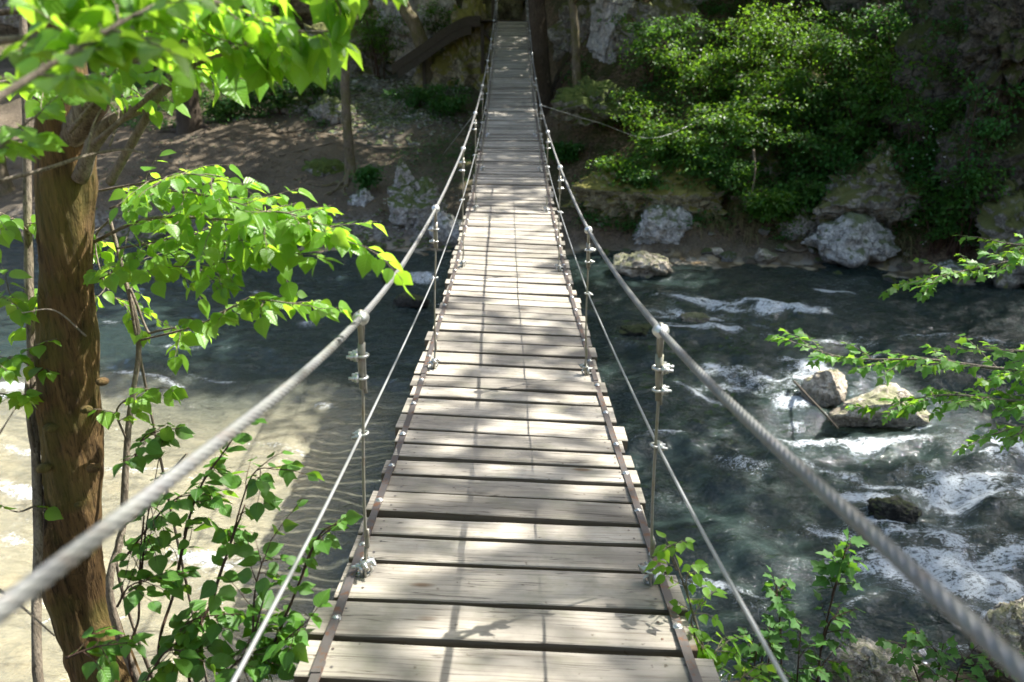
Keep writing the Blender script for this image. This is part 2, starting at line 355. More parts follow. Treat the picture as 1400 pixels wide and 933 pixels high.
# ------------------------------------------------------------------ terrain
def y_far(x):
    x = np.asarray(x, float)
    return np.where(x < 0, 17.4 - .10 * np.maximum(x, -25), 17.4 - .10 * np.clip(x, 0, 16) - .018 * np.clip(x, 0, 16) ** 2)
def y_near(x):
    return 3.9 + .25 * np.sin(np.asarray(x) * .7) - .02 * np.clip(np.abs(x), 0, 20)
LD = ([0, .5, 1.5, 4, 8, 9.2, 11, 13, 16, 19, 30, 100], [0, .32, .55, 1.15, 2.05, 2.4, 3.25, 3.7, 4.3, 7, 22, 60])
RD = ([0, .5, 1.5, 2.5, 4, 6, 8, 10, 12, 30, 100], [0, .32, 1.05, 1.85, 2.9, 4.5, 6.6, 9, 12, 28, 70])
def ground_z(x, y, detail=True):
    x = np.atleast_1d(np.asarray(x, float)); y = np.atleast_1d(np.asarray(y, float))
    w = .35 * fbm(np.stack([x * .5, y * .12, x * 0], 1), 3, 5)
    d = y - y_far(x) + w
    s = sstep(-.6, 3.2, x)
    up = np.interp(d, *LD) * (1 - s) + np.interp(d, *RD) * s
    dn = y_near(x) + w * .5 - y
    nr = np.interp(dn, [0, .4, 2.2, 3.2, 20, 100], [0, .35, 2.0, 2.45, 3.2, 30])
    depth = np.minimum(-d, -dn)
    bed = -.45 * sstep(0, 2.5, depth)
    shal = sstep(-1.6, -3.2, x) * sstep(10.5, 7.5, y)
    bed = bed * (1 - .6 * shal)
    # stony bar just left of the bridge
    bed = bed + .17 * np.exp(-(((x + 3.6) / 1.6) ** 2 + ((y - 9.1) / .7) ** 2))
    z = np.where(d > 0, up, np.where(dn > 0, nr, bed))
    q = np.stack([x, y, x * 0], 1)
    z = z + (.16 * fbm(q * .55, 3, 9) * sstep(.3, 2, np.abs(z))) + .035 * fbm(q * 2.6, 3, 12) * sstep(-.1, .5, d) * (1 + 1.5 * s)
    z = z + sstep(13, 20, np.abs(x - 2) - 0) * sstep(0, 6, np.abs(y - 11)) * .0
    return z
def gz(x, y): return float(ground_z([x], [y])[0])

def axis(lo, hi, step, far, n):
    a = np.arange(lo, hi, step); e = np.geomspace(step, far, n)
    return np.concatenate([(lo - e)[::-1], a, hi + e])
xs = axis(-15, 14, .13, 110, 26); ys = axis(0, 31, .13, 110, 26)
X, Y = np.meshgrid(xs, ys); x, y = X.ravel(), Y.ravel()
z = ground_z(x, y)
nx = len(xs)
i = np.arange(len(ys) - 1)[:, None] * nx; j = np.arange(nx - 1)[None]
quads = np.stack([i + j, i + j + 1, i + nx + j + 1, i + nx + j], -1).reshape(-1, 4)
g = MB().add(np.stack([x, y, z], 1), quads).build('ground', M['ground'])
tag(g, kind='structure')
def pattr(o, name, val):
    a = o.data.attributes.new(name, 'FLOAT', 'POINT'); a.data.foreach_set('value', np.asarray(val, np.float32))
d = y - y_far(x); s = sstep(-.6, 2.2, x)
q = np.stack([x, y, x * 0], 1)
pattr(g, 'litter', np.clip(s + .0, 0, 1) * sstep(.1, .8, d))
pattr(g, 'pebble', sstep(.10, -.03, z + .08 * fbm(q * 3, 3, 30)))
pattr(g, 'moss', np.clip(.85 * s + (1 - s) * (sstep(8.6, 9.6, d) + .9 * np.exp(-(((x + 1.5) / 1.8) ** 2 + ((y - 22.5) / 2.4) ** 2))), 0, 1) * sstep(.2, 1.0, z) * (.55 + .6 * fbm(q * .6, 3, 33)))
sc = np.exp(-(((x + 3.6) / 1.3) ** 2 + ((y - 26.3 - .2 * (x + 3.6)) / 1.3) ** 2)) * 1.3 + (1 - s) * np.exp(-((d - .5) / .6) ** 2) * .8
sc = sc + .9 * np.exp(-(((x + 5) / 2.6) ** 2 + ((y - 28.3) / 1.5) ** 2))
pattr(g, 'scree', np.clip(sc * (.7 + .6 * fbm(q * 2.2, 3, 37)), 0, 1))

# ------------------------------------------------------------------ river
wx = axis(-9.5, 12.5, .065, 90, 18); wy = axis(2.6, 19.5, .065, 4, 6)
X, Y = np.meshgrid(wx, wy); x, y = X.ravel(), Y.ravel()
FL = unit(np.array([1.0, -.22])); FN = np.array([-FL[1], FL[0]])
u, v = x * FL[0] + y * FL[1], x * FN[0] + y * FN[1]
warp = fbm(np.stack([u * .5, v * .5, u * 0], 1), 3, 41)
rap = np.clip(np.exp(-(((x - 6) / 4.6) ** 2 + ((y - 8.0) / 4.6) ** 2)) * 1.25 + .25, 0, 1)
h = .085 * fbm(np.stack([u * 1.1, v * 1.9 + warp * .7, u * 0], 1), 3, 44) * (.45 + rap)
ridge = 1 - np.abs(fbm(np.stack([u * 1.7, v * 2.6 + warp, u * 0], 1), 3, 48))
h = h + .065 * (ridge - .6) * rap + .018 * fbm(np.stack([u * 4.5, v * 7, u * 0], 1), 3, 52) * (.5 + rap)
# rapids, and at the left white streaks painted in for glints (pixel of the photo -> point on the water), length along the flow, width, strength
FOAM_GLINTS = [(1040, 420, 1.5, .30, 1.2), (945, 432, .9, .22, .95), (1147, 400, .5, .12, 1.1), (985, 452, 1.4, .3, .55), (1110, 505, .55, .5, .9), (1165, 600, 1.0, .16, .95), (1100, 560, .3, .3, .55),
      (1000, 520, .9, .5, .62), (1010, 640, .9, .35, .55), (1180, 690, .45, .5, .95), (1290, 665, 1.1, .35, .95), (1250, 745, 1.2, .3, .8), (1330, 790, 1.2, .55, 1.0), (1290, 775, .6, .25, 1.0),
      (1350, 620, 1.5, .4, .55), (1250, 470, 1.6, .35, .5), (1380, 470, 1.3, .25, .6), (575, 378, .55, .3, 1.0), (578, 418, .45, .18, 1.0), (440, 560, .5, .15, .6), (395, 400, .7, .18, .6), (1085, 545, .3, .6, .9),
      (330, 400, 1.4, .2, .5), (400, 440, 1.6, .3, .4), (1000, 810, .5, .25, .4), (940, 540, .5, .5, .5), (860, 470, .8, .25, .45), (40, 620, 1.0, .25, .55), (60, 730, .8, .3, .5), (20, 540, 1.0, .3, .75), (200, 520, 1.3, .16, .6), (160, 640, 1.2, .14, .65), (40, 680, 1.4, .2, .7), (30, 800, .9, .14, .7), (260, 760, 1.0, .12, .6), (180, 860, .9, .1, .6), (380, 620, .7, .1, .6), (340, 520, 1.2, .14, .5), (250, 470, 1.6, .18, .5), (150, 440, 1.6, .2, .45), (1380, 850, .8, .4, .6), (1180, 470, 1.2, .25, .5)]  # streaks over the left shallows are painted glints, drawn as foam
foam = np.zeros_like(x)
for (px, py, L, W_, st) in FOAM_GLINTS:
    c = PZ(px, py, 0); du = (x - c[0]) * FL[0] + (y - c[1]) * FL[1]; dv = (x - c[0]) * FN[0] + (y - c[1]) * FN[1] + warp * .15
    e = np.exp(-((du / L) ** 2 + (dv / W_) ** 2)) * st
    foam = np.maximum(foam, e); h += .05 * e
streak = np.clip(fbm(np.stack([u * 1.3, v * 4.0 + warp * 2, u * 0], 1), 4, 55) - .28, 0, 1)
foam = np.clip(foam * (.78 + .5 * fbm(np.stack([u * 3, v * 7 + warp, u * 0], 1), 3, 57)) + streak * (.3 + .65 * rap) * .65, 0, 1.3)
h = np.clip(h, -.12, .2)
nx = len(wx); i = np.arange(len(wy) - 1)[:, None] * nx; j = np.arange(nx - 1)[None]
quads = np.stack([i + j, i + j + 1, i + nx + j + 1, i + nx + j], -1).reshape(-1, 4)
w = MB().add(np.stack([x, y, h], 1), quads).build('river_water', M['water'])
tag(w, kind='structure')
pattr(w, 'foam', foam)  # white water plus the painted glint streaks
pattr(w, 'lit_shallow', np.clip(sstep(-.9, -2.6, x + .25 * warp) * sstep(11.0, 7.6, y + .7 * warp), 0, 1))  # shallow water and the sunlit patch painted as one pale mask

# ------------------------------------------------------------------ rocks
_ico = {}
def ico(sub):
    if sub not in _ico:
        bm = bmesh.new(); bmesh.ops.create_icosphere(bm, subdivisions=sub, radius=1)
        v = np.array([q.co[:] for q in bm.verts]); f = np.array([[q.index for q in p.verts] for p in bm.faces]); bm.free(); _ico[sub] = (v, f)
    return _ico[sub]
def rock(name, loc, size, mat, seed, sub=5, rough=.22, cuts=9, rotz=0.0, tilt=0.0, parent=None, kind=None):
    r = np.random.default_rng(seed); v, f = ico(sub); v = v.copy()
    v *= (1 + .30 * fbm(v * 1.1 + seed * 3.1, 3, seed))[:, None]
    for _ in range(cuts):
        n = unit(r.normal(size=3)); dd = r.uniform(.55, .85); e = v @ n - dd
        v -= np.where(e > 0, e * .9, 0)[:, None] * n
    K = 26 if sub < 6 else 60
    kp = unit(r.normal(size=(K, 3))); wv = unit(v) + .16 * np.stack([fbm(v * 3 + seed, 2, seed + q) for q in (21, 22, 23)], 1)
    dt = wv @ kp.T; v *= (1 + r.uniform(-.085, .085, K)[dt.argmax(1)])[:, None]
    sz = np.array(size); m = sz.max()
    p = v * sz / m                                                   # detail keeps its real scale on long rocks
    dirn = unit(v)
    ridg = 1 - np.abs(fbm(p * 3.2 + seed, 4, seed + 3))
    v = v + dirn * (rough * .55 * (ridg - .65) + rough * .35 * fbm(p * 7 + seed, 4, seed + 5) + rough * .16 * fbm(p * 19 + seed, 3, seed + 8))[:, None]
    v = v * sz
    o = MB().add(v, f).build(name, mat, parent)
    o.location = loc; o.rotation_euler = (tilt, 0, rotz)
    if kind: o['kind'] = kind
    return o

# cliffs (terrain)
def cl(px, py, Yd, size, mat, seed, sub=6, rough=.3, rotz=0, cuts=12, tilt=0):
    return tag(rock('cliff', PY(px, py, Yd), size, M[mat], seed, sub, rough, cuts, rotz, tilt), kind='structure')
cl(572, 8, 30.2, (1.9, 1.2, 2.9), 'cliff_pale', 101)
cl(648, 105, 28.6, (1.55, 1.1, 2.2), 'cliff_moss', 102)
cl(690, -40, 32.6, (3.6, 1.6, 4.6), 'cliff_moss', 103)
cl(842, 40, 23.4, (.72, .8, 2.3), 'cliff_pale', 104, rotz=.2, cuts=14)
cl(835, 30, 25.0, (1.8, 1.2, 2.6), 'cliff', 105)
cl(915, 55, 22.8, (1.6, 1.2, 1.3), 'cliff', 106)
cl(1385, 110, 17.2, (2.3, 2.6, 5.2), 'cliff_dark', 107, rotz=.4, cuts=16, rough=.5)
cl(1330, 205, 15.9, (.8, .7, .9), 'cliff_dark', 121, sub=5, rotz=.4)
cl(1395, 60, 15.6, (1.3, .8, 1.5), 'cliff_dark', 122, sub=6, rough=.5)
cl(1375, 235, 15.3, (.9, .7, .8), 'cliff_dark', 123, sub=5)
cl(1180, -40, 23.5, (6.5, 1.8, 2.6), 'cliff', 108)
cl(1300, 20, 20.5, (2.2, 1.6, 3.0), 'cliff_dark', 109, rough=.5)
cl(250, -50, 33.0, (8.5, 2.2, 5.2), 'cliff', 110)
cl(1400, 330, 14.9, (1.2, 1.1, 1.4), 'cliff', 111, sub=5)
cl(1220, 270, 17.0, (1.9, 1.0, 1.15), 'cliff', 112, sub=6, rotz=.15)
cl(880, 270, 18.2, (1.7, .9, .95), 'cliff_moss', 113, sub=6, rotz=-.1)
cl(1020, 230, 19.0, (1.5, .8, .9), 'cliff', 114, sub=5)
cl(470, 90, 30.0, (2.4, 1.2, 1.5), 'cliff', 115, sub=5)

def boulder(px, pb, wpx, hpx, mat, seed, label, Z=0.0, depth=.8, sink=.2, name='boulder', rotz=None, group=None, sub=5, cat='boulder', cuts=9, tilt=0.0, rough=.22):
    """px, pb: where its foot meets water or ground; size from its picture size at that distance."""
    c = PZ(px, pb, Z); t = c[1] * CP - (c[2] - CAMZ) * SP
    a, hh = wpx * t / FPX / 2, hpx * t / FPX / CP
    sz = np.array([a * 1.12, a * depth * 1.1, hh * (.5 + sink * .6) * 1.1])
    loc = (c[0], c[1] + a * depth * .6, Z + hh * .5 - hh * sink * .6)
    r = random.Random(seed)
    o = rock(name, loc, sz, M[mat], seed, sub, rough, cuts, r.uniform(-.4, .4) if rotz is None else rotz, tilt)
    return tag(o, label, cat, group)
boulder(570, 326, 92, 84, 'rock', 201, 'jagged grey limestone block with a standing spur, at the far waterline left of the bridge', .05, .7, rough=.2, cuts=16, rotz=.1, sub=6)
boulder(553, 275, 26, 48, 'rock', 202, 'upright finger of rock sticking up behind the jagged block left of the bridge', .9, .6, .2, name='rock_spur', rotz=.3)
boulder(492, 308, 50, 42, 'rock_pale', 203, 'small pale blue-grey boulder left of the jagged limestone block', .1, .8)
boulder(455, 262, 86, 40, 'rock_moss', 204, 'low mossy rock under the roots of the thin far-bank tree', .55, .7)
boulder(618, 338, 46, 42, 'rock_pale', 205, 'pale rounded boulder at the water beside the left edge of the deck', 0, .8)
boulder(447, 166, 52, 32, 'rock', 206, 'pale rock beside the thin trunk on the brown earth bank', 2.1, .8)
boulder(405, 160, 62, 22, 'rock', 207, 'flat grey rock lying where the earth bank meets the green slope', 2.15, .8)
boulder(436, 128, 66, 34, 'rock_moss', 208, 'darker leaning rock above the pale one, on the slope behind the thin trunk', 2.7, .7)
boulder(400, 268, 44, 18, 'rock', 209, 'flat grey stone lying on bare earth left of the mossy root rock', .55, .8)
boulder(900, 340, 76, 48, 'rock_pale', 211, 'whitish pitted boulder at the foot of the green slope right of the bridge', .1, .8, rough=.3)
boulder(876, 380, 82, 30, 'rock_warm', 212, 'flat buff slab lying in the water right of the bridge', 0, .7)
boulder(1030, 326, 66, 62, 'rock', 213, 'grey slanting rock face under the shrubs at the middle of the right waterline', .25, .6, rotz=-.5)
boulder(1168, 362, 116, 56, 'rock_pale', 214, 'biggest pale rounded boulder on the far right waterline', 0, .75, rotz=0)
boulder(1095, 336, 56, 48, 'rock', 215, 'speckled grey rock just left of the biggest pale boulder', .25, .7)
boulder(1160, 312, 44, 20, 'rock', 216, 'small flat rock on the litter above the biggest pale boulder', .75, .8)
boulder(1284, 362, 62, 26, 'rock_pale', 217, 'pale low boulder right of the biggest one, behind the leafy spray', 0, .7)
boulder(1312, 380, 52, 20, 'rock_pale', 218, 'low pale slab in the shallows under the upper leafy spray', 0, .7)
boulder(1378, 384, 60, 32, 'rock', 219, 'pale boulder half hidden by leaves at the right edge of the far shore', 0, .7)
boulder(1048, 360, 32, 16, 'rock_warm', 220, 'small buff stone lying in the water left of the biggest pale boulder', 0, .8, sub=4)
boulder(982, 354, 24, 11, 'rock_warm', 221, 'small rounded buff stone in the water under the slanting rock face', 0, .8, sub=4)
boulder(1136, 553, 62, 40, 'rock_warm', 222, 'rounded sunlit boulder in the rapids, the left one of the midstream pair', 0, .8, sub=5, rough=.13)
boulder(1206, 586, 138, 38, 'rock_warm', 223, 'long pale sunlit boulder in the rapids, the right one of the midstream pair', 0, .5, sub=6, rotz=.05, rough=.13)
boulder(1226, 716, 62, 26, 'rock_wet', 224, 'dark wet rock in the rapids with foam curling round it', 0, .7)
boulder(1400, 946, 130, 92, 'rock_warm', 225, 'large grey rock in the bottom right corner on the near bank', .0, .8, sub=6)
boulder(1212, 958, 130, 66, 'rock_warm', 226, 'grey rock at the bottom edge on the near bank below the thick cable', .0, .7, sub=6)
boulder(565, 425, 44, 22, 'rock_wet', 227, 'dark wet rock in the stream just left of the deck with foam below it', -.02, .8, sub=4)
boulder(540, 388, 46, 16, 'rock_wet', 228, 'low brown rock barely above the stream left of the deck', -.03, .8, sub=4)
boulder(812, 164, 104, 46, 'rock_moss', 229, 'broad moss-covered boulder behind the thin trunk right of the bridge', 2.7, .8, sub=6)
boulder(955, 442, 40, 9, 'rock_warm', 230, 'ochre stone breaking the water surface right of the bridge', -.03, .8, sub=4)
boulder(870, 462, 60, 12, 'rock_wet', 231, 'flat brown stone just above the water beside the right hand cable', -.03, .8, sub=4)

# shore stones: copies of four shapes, a group
proto = [rock('shore_stone', (0, 0, -50), (1, 1, 1), M[m_], 300 + k_, 3, .28, 8) for k_, m_ in enumerate(('rock', 'rock_warm', 'rock_pale', 'rock'))]
n_st = 0; used = set()
for t_ in range(400):
    if n_st >= 70: break
    left = rng.random() < .45
    xx = rng.uniform(-9, -.8) if left else rng.uniform(1.5, 9.5)
    yy = float(y_far(xx)) + rng.uniform(-.7, .9)
    zz = max(gz(xx, yy), -.05); a = rng.uniform(.05, .17)
    k_ = int(rng.integers(4))
    o = proto[k_] if k_ not in used else proto[k_].copy()
    if k_ in used: COL.objects.link(o)
    used.add(k_)
    o.location = (xx, yy, zz + a * .2); o.scale = (a * rng.uniform(.9, 1.7), a * rng.uniform(.8, 1.3), a * rng.uniform(.5, .9)); o.rotation_euler = (rng.uniform(-.3, .3), rng.uniform(-.3, .3), rng.uniform(0, 6))
    tag(o, 'small grey or buff stone in the scattering along the far waterline', 'stone', 'small stones along the far waterline'); n_st += 1
# gravel / scree (uncountable)
mb = MB(); v0, f0 = ico(2)
def stones(n, fn, lo, hi):
    for _ in range(n):
        xx, yy = fn(); a = rng.uniform(lo, hi) ** 1.0; v = v0 * (1 + .3 * vnoise(v0 * 1.5 + rng.uniform(0, 99), 3))[:, None] * np.array([rng.uniform(.8, 1.6), rng.uniform(.8, 1.3), rng.uniform(.45, .9)]) * a
        c, s_ = math.cos(rng.uniform(0, 6)), math.sin(rng.uniform(0, 6)); th = rng.uniform(0, 6); c, s_ = math.cos(th), math.sin(th)
        v = v @ np.array([[c, s_, 0], [-s_, c, 0], [0, 0, 1]]); mb.add(v + np.array([xx, yy, gz(xx, yy) + a * .15]), f0)
stones(900, lambda: (rng.normal(-3.6, 1.1), rng.normal(26.5, 1.1)), .02, .085)
stones(450, lambda: (rng.normal(-5.2, 1.8), rng.normal(28.0, 1.0)), .03, .11)
def shore_l():
    xx = rng.uniform(-10, -.3); return xx, float(y_far(xx)) + abs(rng.normal(0, .6)) - .1
stones(600, shore_l, .02, .075)
stones(260, lambda: (rng.uniform(-12, -.5), rng.uniform(18.5, 26)), .012, .05)
mb.build('loose_gravel', M['rock'], smooth=False); tag(bpy.data.objects['loose_gravel'], 'loose grey gravel and scree on the far bank', 'gravel', kind='stuff')

# ------------------------------------------------------------------ leaves
def tpl_ovate():
    st = np.array([0, .08, .25, .45, .65, .84, 1.0]); wd = np.array([0, .20, .37, .385, .285, .125, 0])
    v, idx, f = [], [], []
    for yy, ww in zip(st, wd):
        zc = -.22 * yy * yy
        if ww == 0: v.append((0, yy, zc)); idx.append((len(v) - 1,) * 3)
        else:
            n = len(v); wob = .02 * math.sin(yy * 23)
            v += [(-ww, yy - .03, zc + .13 * ww + wob), (0, yy, zc - .02), (ww, yy - .03, zc + .13 * ww - wob)]; idx.append((n, n + 1, n + 2))
    for a, b in zip(idx[:-1], idx[1:]):
        for s_ in (0, 1):
            q = [a[s_], a[s_ + 1], b[s_ + 1], b[s_]]
            q = [k for n, k in enumerate(q) if k not in q[:n]]
            if len(q) == 4: f += [(q[0], q[1], q[2]), (q[0], q[2], q[3])]
            elif len(q) == 3: f.append(tuple(q))
    return np.array(v), np.array(f)
def tpl_maple():
    pts = [(0, 0), (.16, -.04), (.40, .10), (.30, .22), (.52, .50), (.36, .50), (.30, .56), (.20, .60), (.17, .80), (0, 1.02)]
    o = [(x, y) for x, y in pts] + [(-x, y) for x, y in reversed(pts[1:-1])]
    v = [(x, y, -.15 * y * y + .16 * abs(x) - .1 * abs(x) ** 2) for x, y in o] + [(0, .38, -.04)]
    c = len(o)
    return np.array(v), np.array([(k, (k + 1) % c, c) for k in range(c)])
def tpl_card():
    return np.array([(0, 0, 0), (.34, .45, .09), (0, 1, -.12), (-.34, .45, .09)]), np.array([(0, 1, 2), (0, 2, 3)])
OV, MP, CD = tpl_ovate(), tpl_maple(), tpl_card()
class Leaves:
    def __init__(s): s.p, s.d, s.n, s.z = [], [], [], []
    def put(s, p, d, n, z): s.p.append(p); s.d.append(d); s.n.append(n); s.z.append(z)
    def many(s, p, d, n, z): s.p += list(p); s.d += list(d); s.n += list(n); s.z += list(z)
    def build(s, name, tpl, mat, parent=None):
        tv, tf = tpl; p, d, n, z = map(np.array, (s.p, s.d, s.n, s.z))
        d = unit(d); n = unit(n - d * (n * d).sum(1, keepdims=True)); sx = np.cross(d, n)
        cur = rng.uniform(.4, 1.7, len(p)); asp = rng.uniform(.85, 1.15, len(p))
        loc = tv[None] * np.stack([asp, np.ones(len(p)), cur], 1)[:, None]
        v = p[:, None] + z[:, None, None] * (loc[..., 0:1] * sx[:, None] + loc[..., 1:2] * d[:, None] + loc[..., 2:3] * n[:, None])
        f = tf[None] + (np.arange(len(p)) * len(tv))[:, None, None]
        o = MB().add(v.reshape(-1, 3), f.reshape(-1, 3)).build(name, mat, parent)
        if len(tv) > 4:
            pattr(o, 'leaf_u', np.tile(tv[:, 0], len(p))); pattr(o, 'leaf_v', np.tile(tv[:, 1], len(p)))
        else:
            pattr(o, 'leaf_u', np.full(len(o.data.vertices), .3)); pattr(o, 'leaf_v', np.full(len(o.data.vertices), .22))
        return o
UP = np.array([0, 0, 1.0])
def spray(br, lv, path, r0, r1, twigs=10, tlen=.25, per=6, size=.07, droop=.35, start=.2, spread=.9, jit=.45, n=22, subt=0, tipleaf=True):
    """branch along path with alternating twigs carrying alternate leaves."""
    c = curve(path, n); L = np.linalg.norm(np.diff(c, axis=0), axis=1).sum()
    br.tube(c, np.linspace(r0, r1, n), 7)
    p_, t_, u_, w_ = frames(c)
    for k in range(twigs + 1):
        f = start + (1 - start) * (k + rng.uniform(0, .6)) / (twigs + 1)
        i = min(int(f * (n - 1)), n - 1)
        side = 1 if k % 2 else -1
        t = t_[i]; hz = np.cross(t, UP); hz = unit(hz) if np.linalg.norm(hz) > .25 else unit(rng.normal(size=3) * np.array([1, 1, .2]))
        d = unit(t * rng.uniform(.4, .9) + hz * side * spread * rng.uniform(.6, 1.1) + UP * rng.normal(0, .22))
        if k == twigs: d = t; i = n - 1
        ll = tlen * rng.uniform(.55, 1.2) * (1.1 - .45 * f)
        m = 9; tp = [p_[i]]
        for _ in range(m): d = unit(d + rng.normal(0, .10, 3) - UP * .05 * droop); tp.append(tp[-1] + d * ll / m)
        tp = np.array(tp); br.tube(tp, np.linspace(r1 * .9 + .0006, .0006, len(tp)), 5)
        for q in range(per):
            ff = .15 + .85 * (q + rng.uniform(0, .5)) / per; a = tp[min(int(ff * m), m)]
            dd = unit(tp[min(int(ff * m) + 1, m)] - tp[max(int(ff * m) - 1, 0)])
            sd = np.cross(dd, UP); sd = unit(sd) if np.linalg.norm(sd) > .1 else np.array([1.0, 0, 0])
            ld = dd * .55 + sd * (1 if q % 2 else -1) * .8 - UP * droop * rng.uniform(.3, 1.6) + rng.normal(0, .2, 3)
            if q == per - 1: ld = dd - UP * droop
            nn = UP + rng.normal(0, jit, 3)
            z_ = size * rng.uniform(.6, 1.2)
            lv.put(a + unit(ld) * z_ * .18, ld, nn, z_)
            br.tube([a, a + unit(ld) * z_ * .2], [.0008, .0006], 4, cap=False)

# ------------------------------------------------------------------ left tree
def path_t(pts): return [PT(*p) for p in pts]
tree = empty('tree', (-1.55, 2.3, gz(-1.55, 2.3)))
tag(tree, 'brown stripped-bark trunk with bright yellow-green leaves at the left side of the picture', 'tree')
def child(mb, name, mat, root, smooth=True):
    o = mb.build(name, mat, root, smooth); o.matrix_parent_inverse = Matrix.Translation(-Vector(root.location)); return o
Yt = 2.3
prof = [(185, 1040, 50), (148, 933, 41), (113, 830, 35), (97, 760, 38), (97, 700, 36), (94, 600, 40), (92, 500, 40), (91, 400, 38), (91, 300, 35), (90, 230, 34), (88, 150, 32), (78, 60, 31), (68, -10, 27), (55, -140, 22), (60, -400, 18), (90, -900, 14)]
pp = [PY(a, b, Yt) for a, b, _ in prof]; rr = [.94 * c * (Yt / ray(a, b)[1]) / FPX for a, b, c in prof]
base = pp[0] + np.array([-.02, 0, -.9]); base[2] = gz(base[0], base[1]) - .15
pp = [base] + pp; rr = [rr[0] * 1.35] + rr
n = 420; cp = curve(pp, n); cr = np.interp(np.linspace(0, len(rr) - 1, n), range(len(rr)), rr)
mb = MB(); v, f = tube_arrays(cp, cr, 72)
ctr = np.repeat(cp, 72, axis=0); m_ = len(ctr); dv = v[:m_] - ctr
nn = .10 * fbm(np.stack([v[:m_, 0] * 5, v[:m_, 1] * 5, v[:m_, 2] * 3.2], 1), 3, 69) + .045 * fbm(np.stack([v[:m_, 0] * 60, v[:m_, 1] * 60, v[:m_, 2] * 7], 1), 3, 78) + .15 * fbm(np.stack([v[:m_, 0] * 9, v[:m_, 1] * 9, v[:m_, 2] * 1.6], 1), 3, 71) + .06 * (1 - np.abs(fbm(np.stack([v[:m_, 0] * 26, v[:m_, 1] * 26, v[:m_, 2] * 3.0], 1), 3, 75)))
v[:m_] = ctr + dv * (1 + nn)[:, None]
b0 = mb.n; mb.v.append(v); mb.n += len(v); [mb.f.append(a + b0) for a in f]
# knots
for (px, py) in ((70, 585), (118, 560), (140, 522), (128, 640), (108, 690), (60, 640)):
    c = PY(px, py, Yt - .09); kk, kf = ico(2); mb.add(kk * np.array([.02, .02, .013]) * rng.uniform(.8, 1.3) + c, kf)
child(mb, 'trunk', M['bark'], tree)
br, lv = MB(), Leaves()
limb = MB()
limb.tube(curve([PY(92, 200, 2.3), PY(128, 140, 2.2), PY(165, 92, 2.1), PY(230, 20, 1.95), PY(320, -90, 1.9)], 30), np.linspace(.042, .02, 30), 16, lump=.22, seed=4, lump_scale=14)
limb.tube(curve([PY(108, 245, 2.25), PY(140, 178, 2.2), PY(200, 140, 2.15), PY(262, 84, 2.1), PY(330, 20, 2.0)], 30), np.linspace(.022, .012, 30), 10, lump=.15, seed=6, lump_scale=18)
limb.tube(curve([PY(150, 250, 2.2), PY(178, 200, 2.15), PY(212, 140, 2.1), PY(250, 70, 2.05), PY(300, -40, 2.0)], 30), np.linspace(.013, .008, 30), 8)
child(limb, 'limb', M['twig'], tree)
S = lambda pts, r0=.007, r1=.002, **k: spray(br, lv, path_t(pts), r0, r1, **k)
S([(95, 180, 2.1), (160, 110, 1.9), (240, 60, 1.7), (320, 5, 1.6), (380, -25, 1.55)], twigs=19, tlen=.2, per=10, size=.046, droop=.6)
S([(130, 195, 2.0), (240, 105, 1.8), (310, 72, 1.7), (395, 46, 1.6), (425, 44, 1.55)], twigs=12, tlen=.13, per=5, size=.075, droop=.95, start=.3)
S([(-20, 145, 1.0), (60, 95, 1.05), (150, 40, 1.1), (215, 5, 1.15)], .006, twigs=11, tlen=.13, per=6, size=.05, droop=.3)
S([(-40, 60, 1.2), (60, 50, 1.2), (140, 45, 1.15), (195, 55, 1.1)], twigs=12, tlen=.13, per=6, size=.05, droop=.3)
S([(-40, 230, 1.5), (0, 200, 1.5), (40, 165, 1.5)], twigs=4, tlen=.12, per=5, size=.055, droop=.4)
S([(60, -40, 1.5), (200, -20, 1.4), (310, 8, 1.45), (370, 38, 1.5)], twigs=17, tlen=.15, per=10, size=.046, droop=.7)
S([(360, -80, 1.5), (435, -40, 1.5), (462, 5, 1.5)], twigs=3, tlen=.05, per=3, size=.06, droop=1.4, start=.75)
S([(420, -90, 1.5), (480, -60, 1.5), (520, -45, 1.5)], twigs=4, tlen=.1, per=4, size=.07, droop=1.2)
S([(-30, 20, 1.6), (80, 10, 1.6), (180, -5, 1.6), (260, 30, 1.6)], twigs=16, tlen=.2, per=10, size=.046, droop=.6)
S([(-40, 120, 1.9), (30, 110, 1.9), (110, 105, 1.8), (190, 100, 1.75)], twigs=8, tlen=.14, per=5, size=.058, droop=.5)
S([(-40, 0, 1.2), (60, -20, 1.2), (160, -30, 1.2), (300, -40, 1.3)], twigs=14, tlen=.16, per=7, size=.055, droop=.9)
# bare forked twigs in front of the trunk
for pts, r in (([(-10, 250, 1.75), (60, 232, 1.8), (118, 213, 1.9), (165, 205, 1.95), (196, 209, 1.95)], .0055), ([(118, 213, 1.9), (128, 170, 1.95), (150, 130, 2.0)], .004), ([(150, 200, 1.95), (162, 160, 2.0), (160, 120, 2.0)], .003),
               ([(118, 460, 2.2), (75, 425, 2.2), (30, 428, 2.2)], .003), ([(-5, 600, 2.0), (20, 560, 2.0)], .003), ([(-10, 800, 2.1), (30, 830, 2.1), (75, 870, 2.1)], .005)):
    br.tube(curve(path_t(pts), 20), np.linspace(r, r * .45, 20), 6)
child(br, 'branches', M['twig'], tree); 
o = lv.build('foliage', OV, M['leaf_sun'], tree); o.matrix_parent_inverse = Matrix.Translation(-Vector(tree.location))

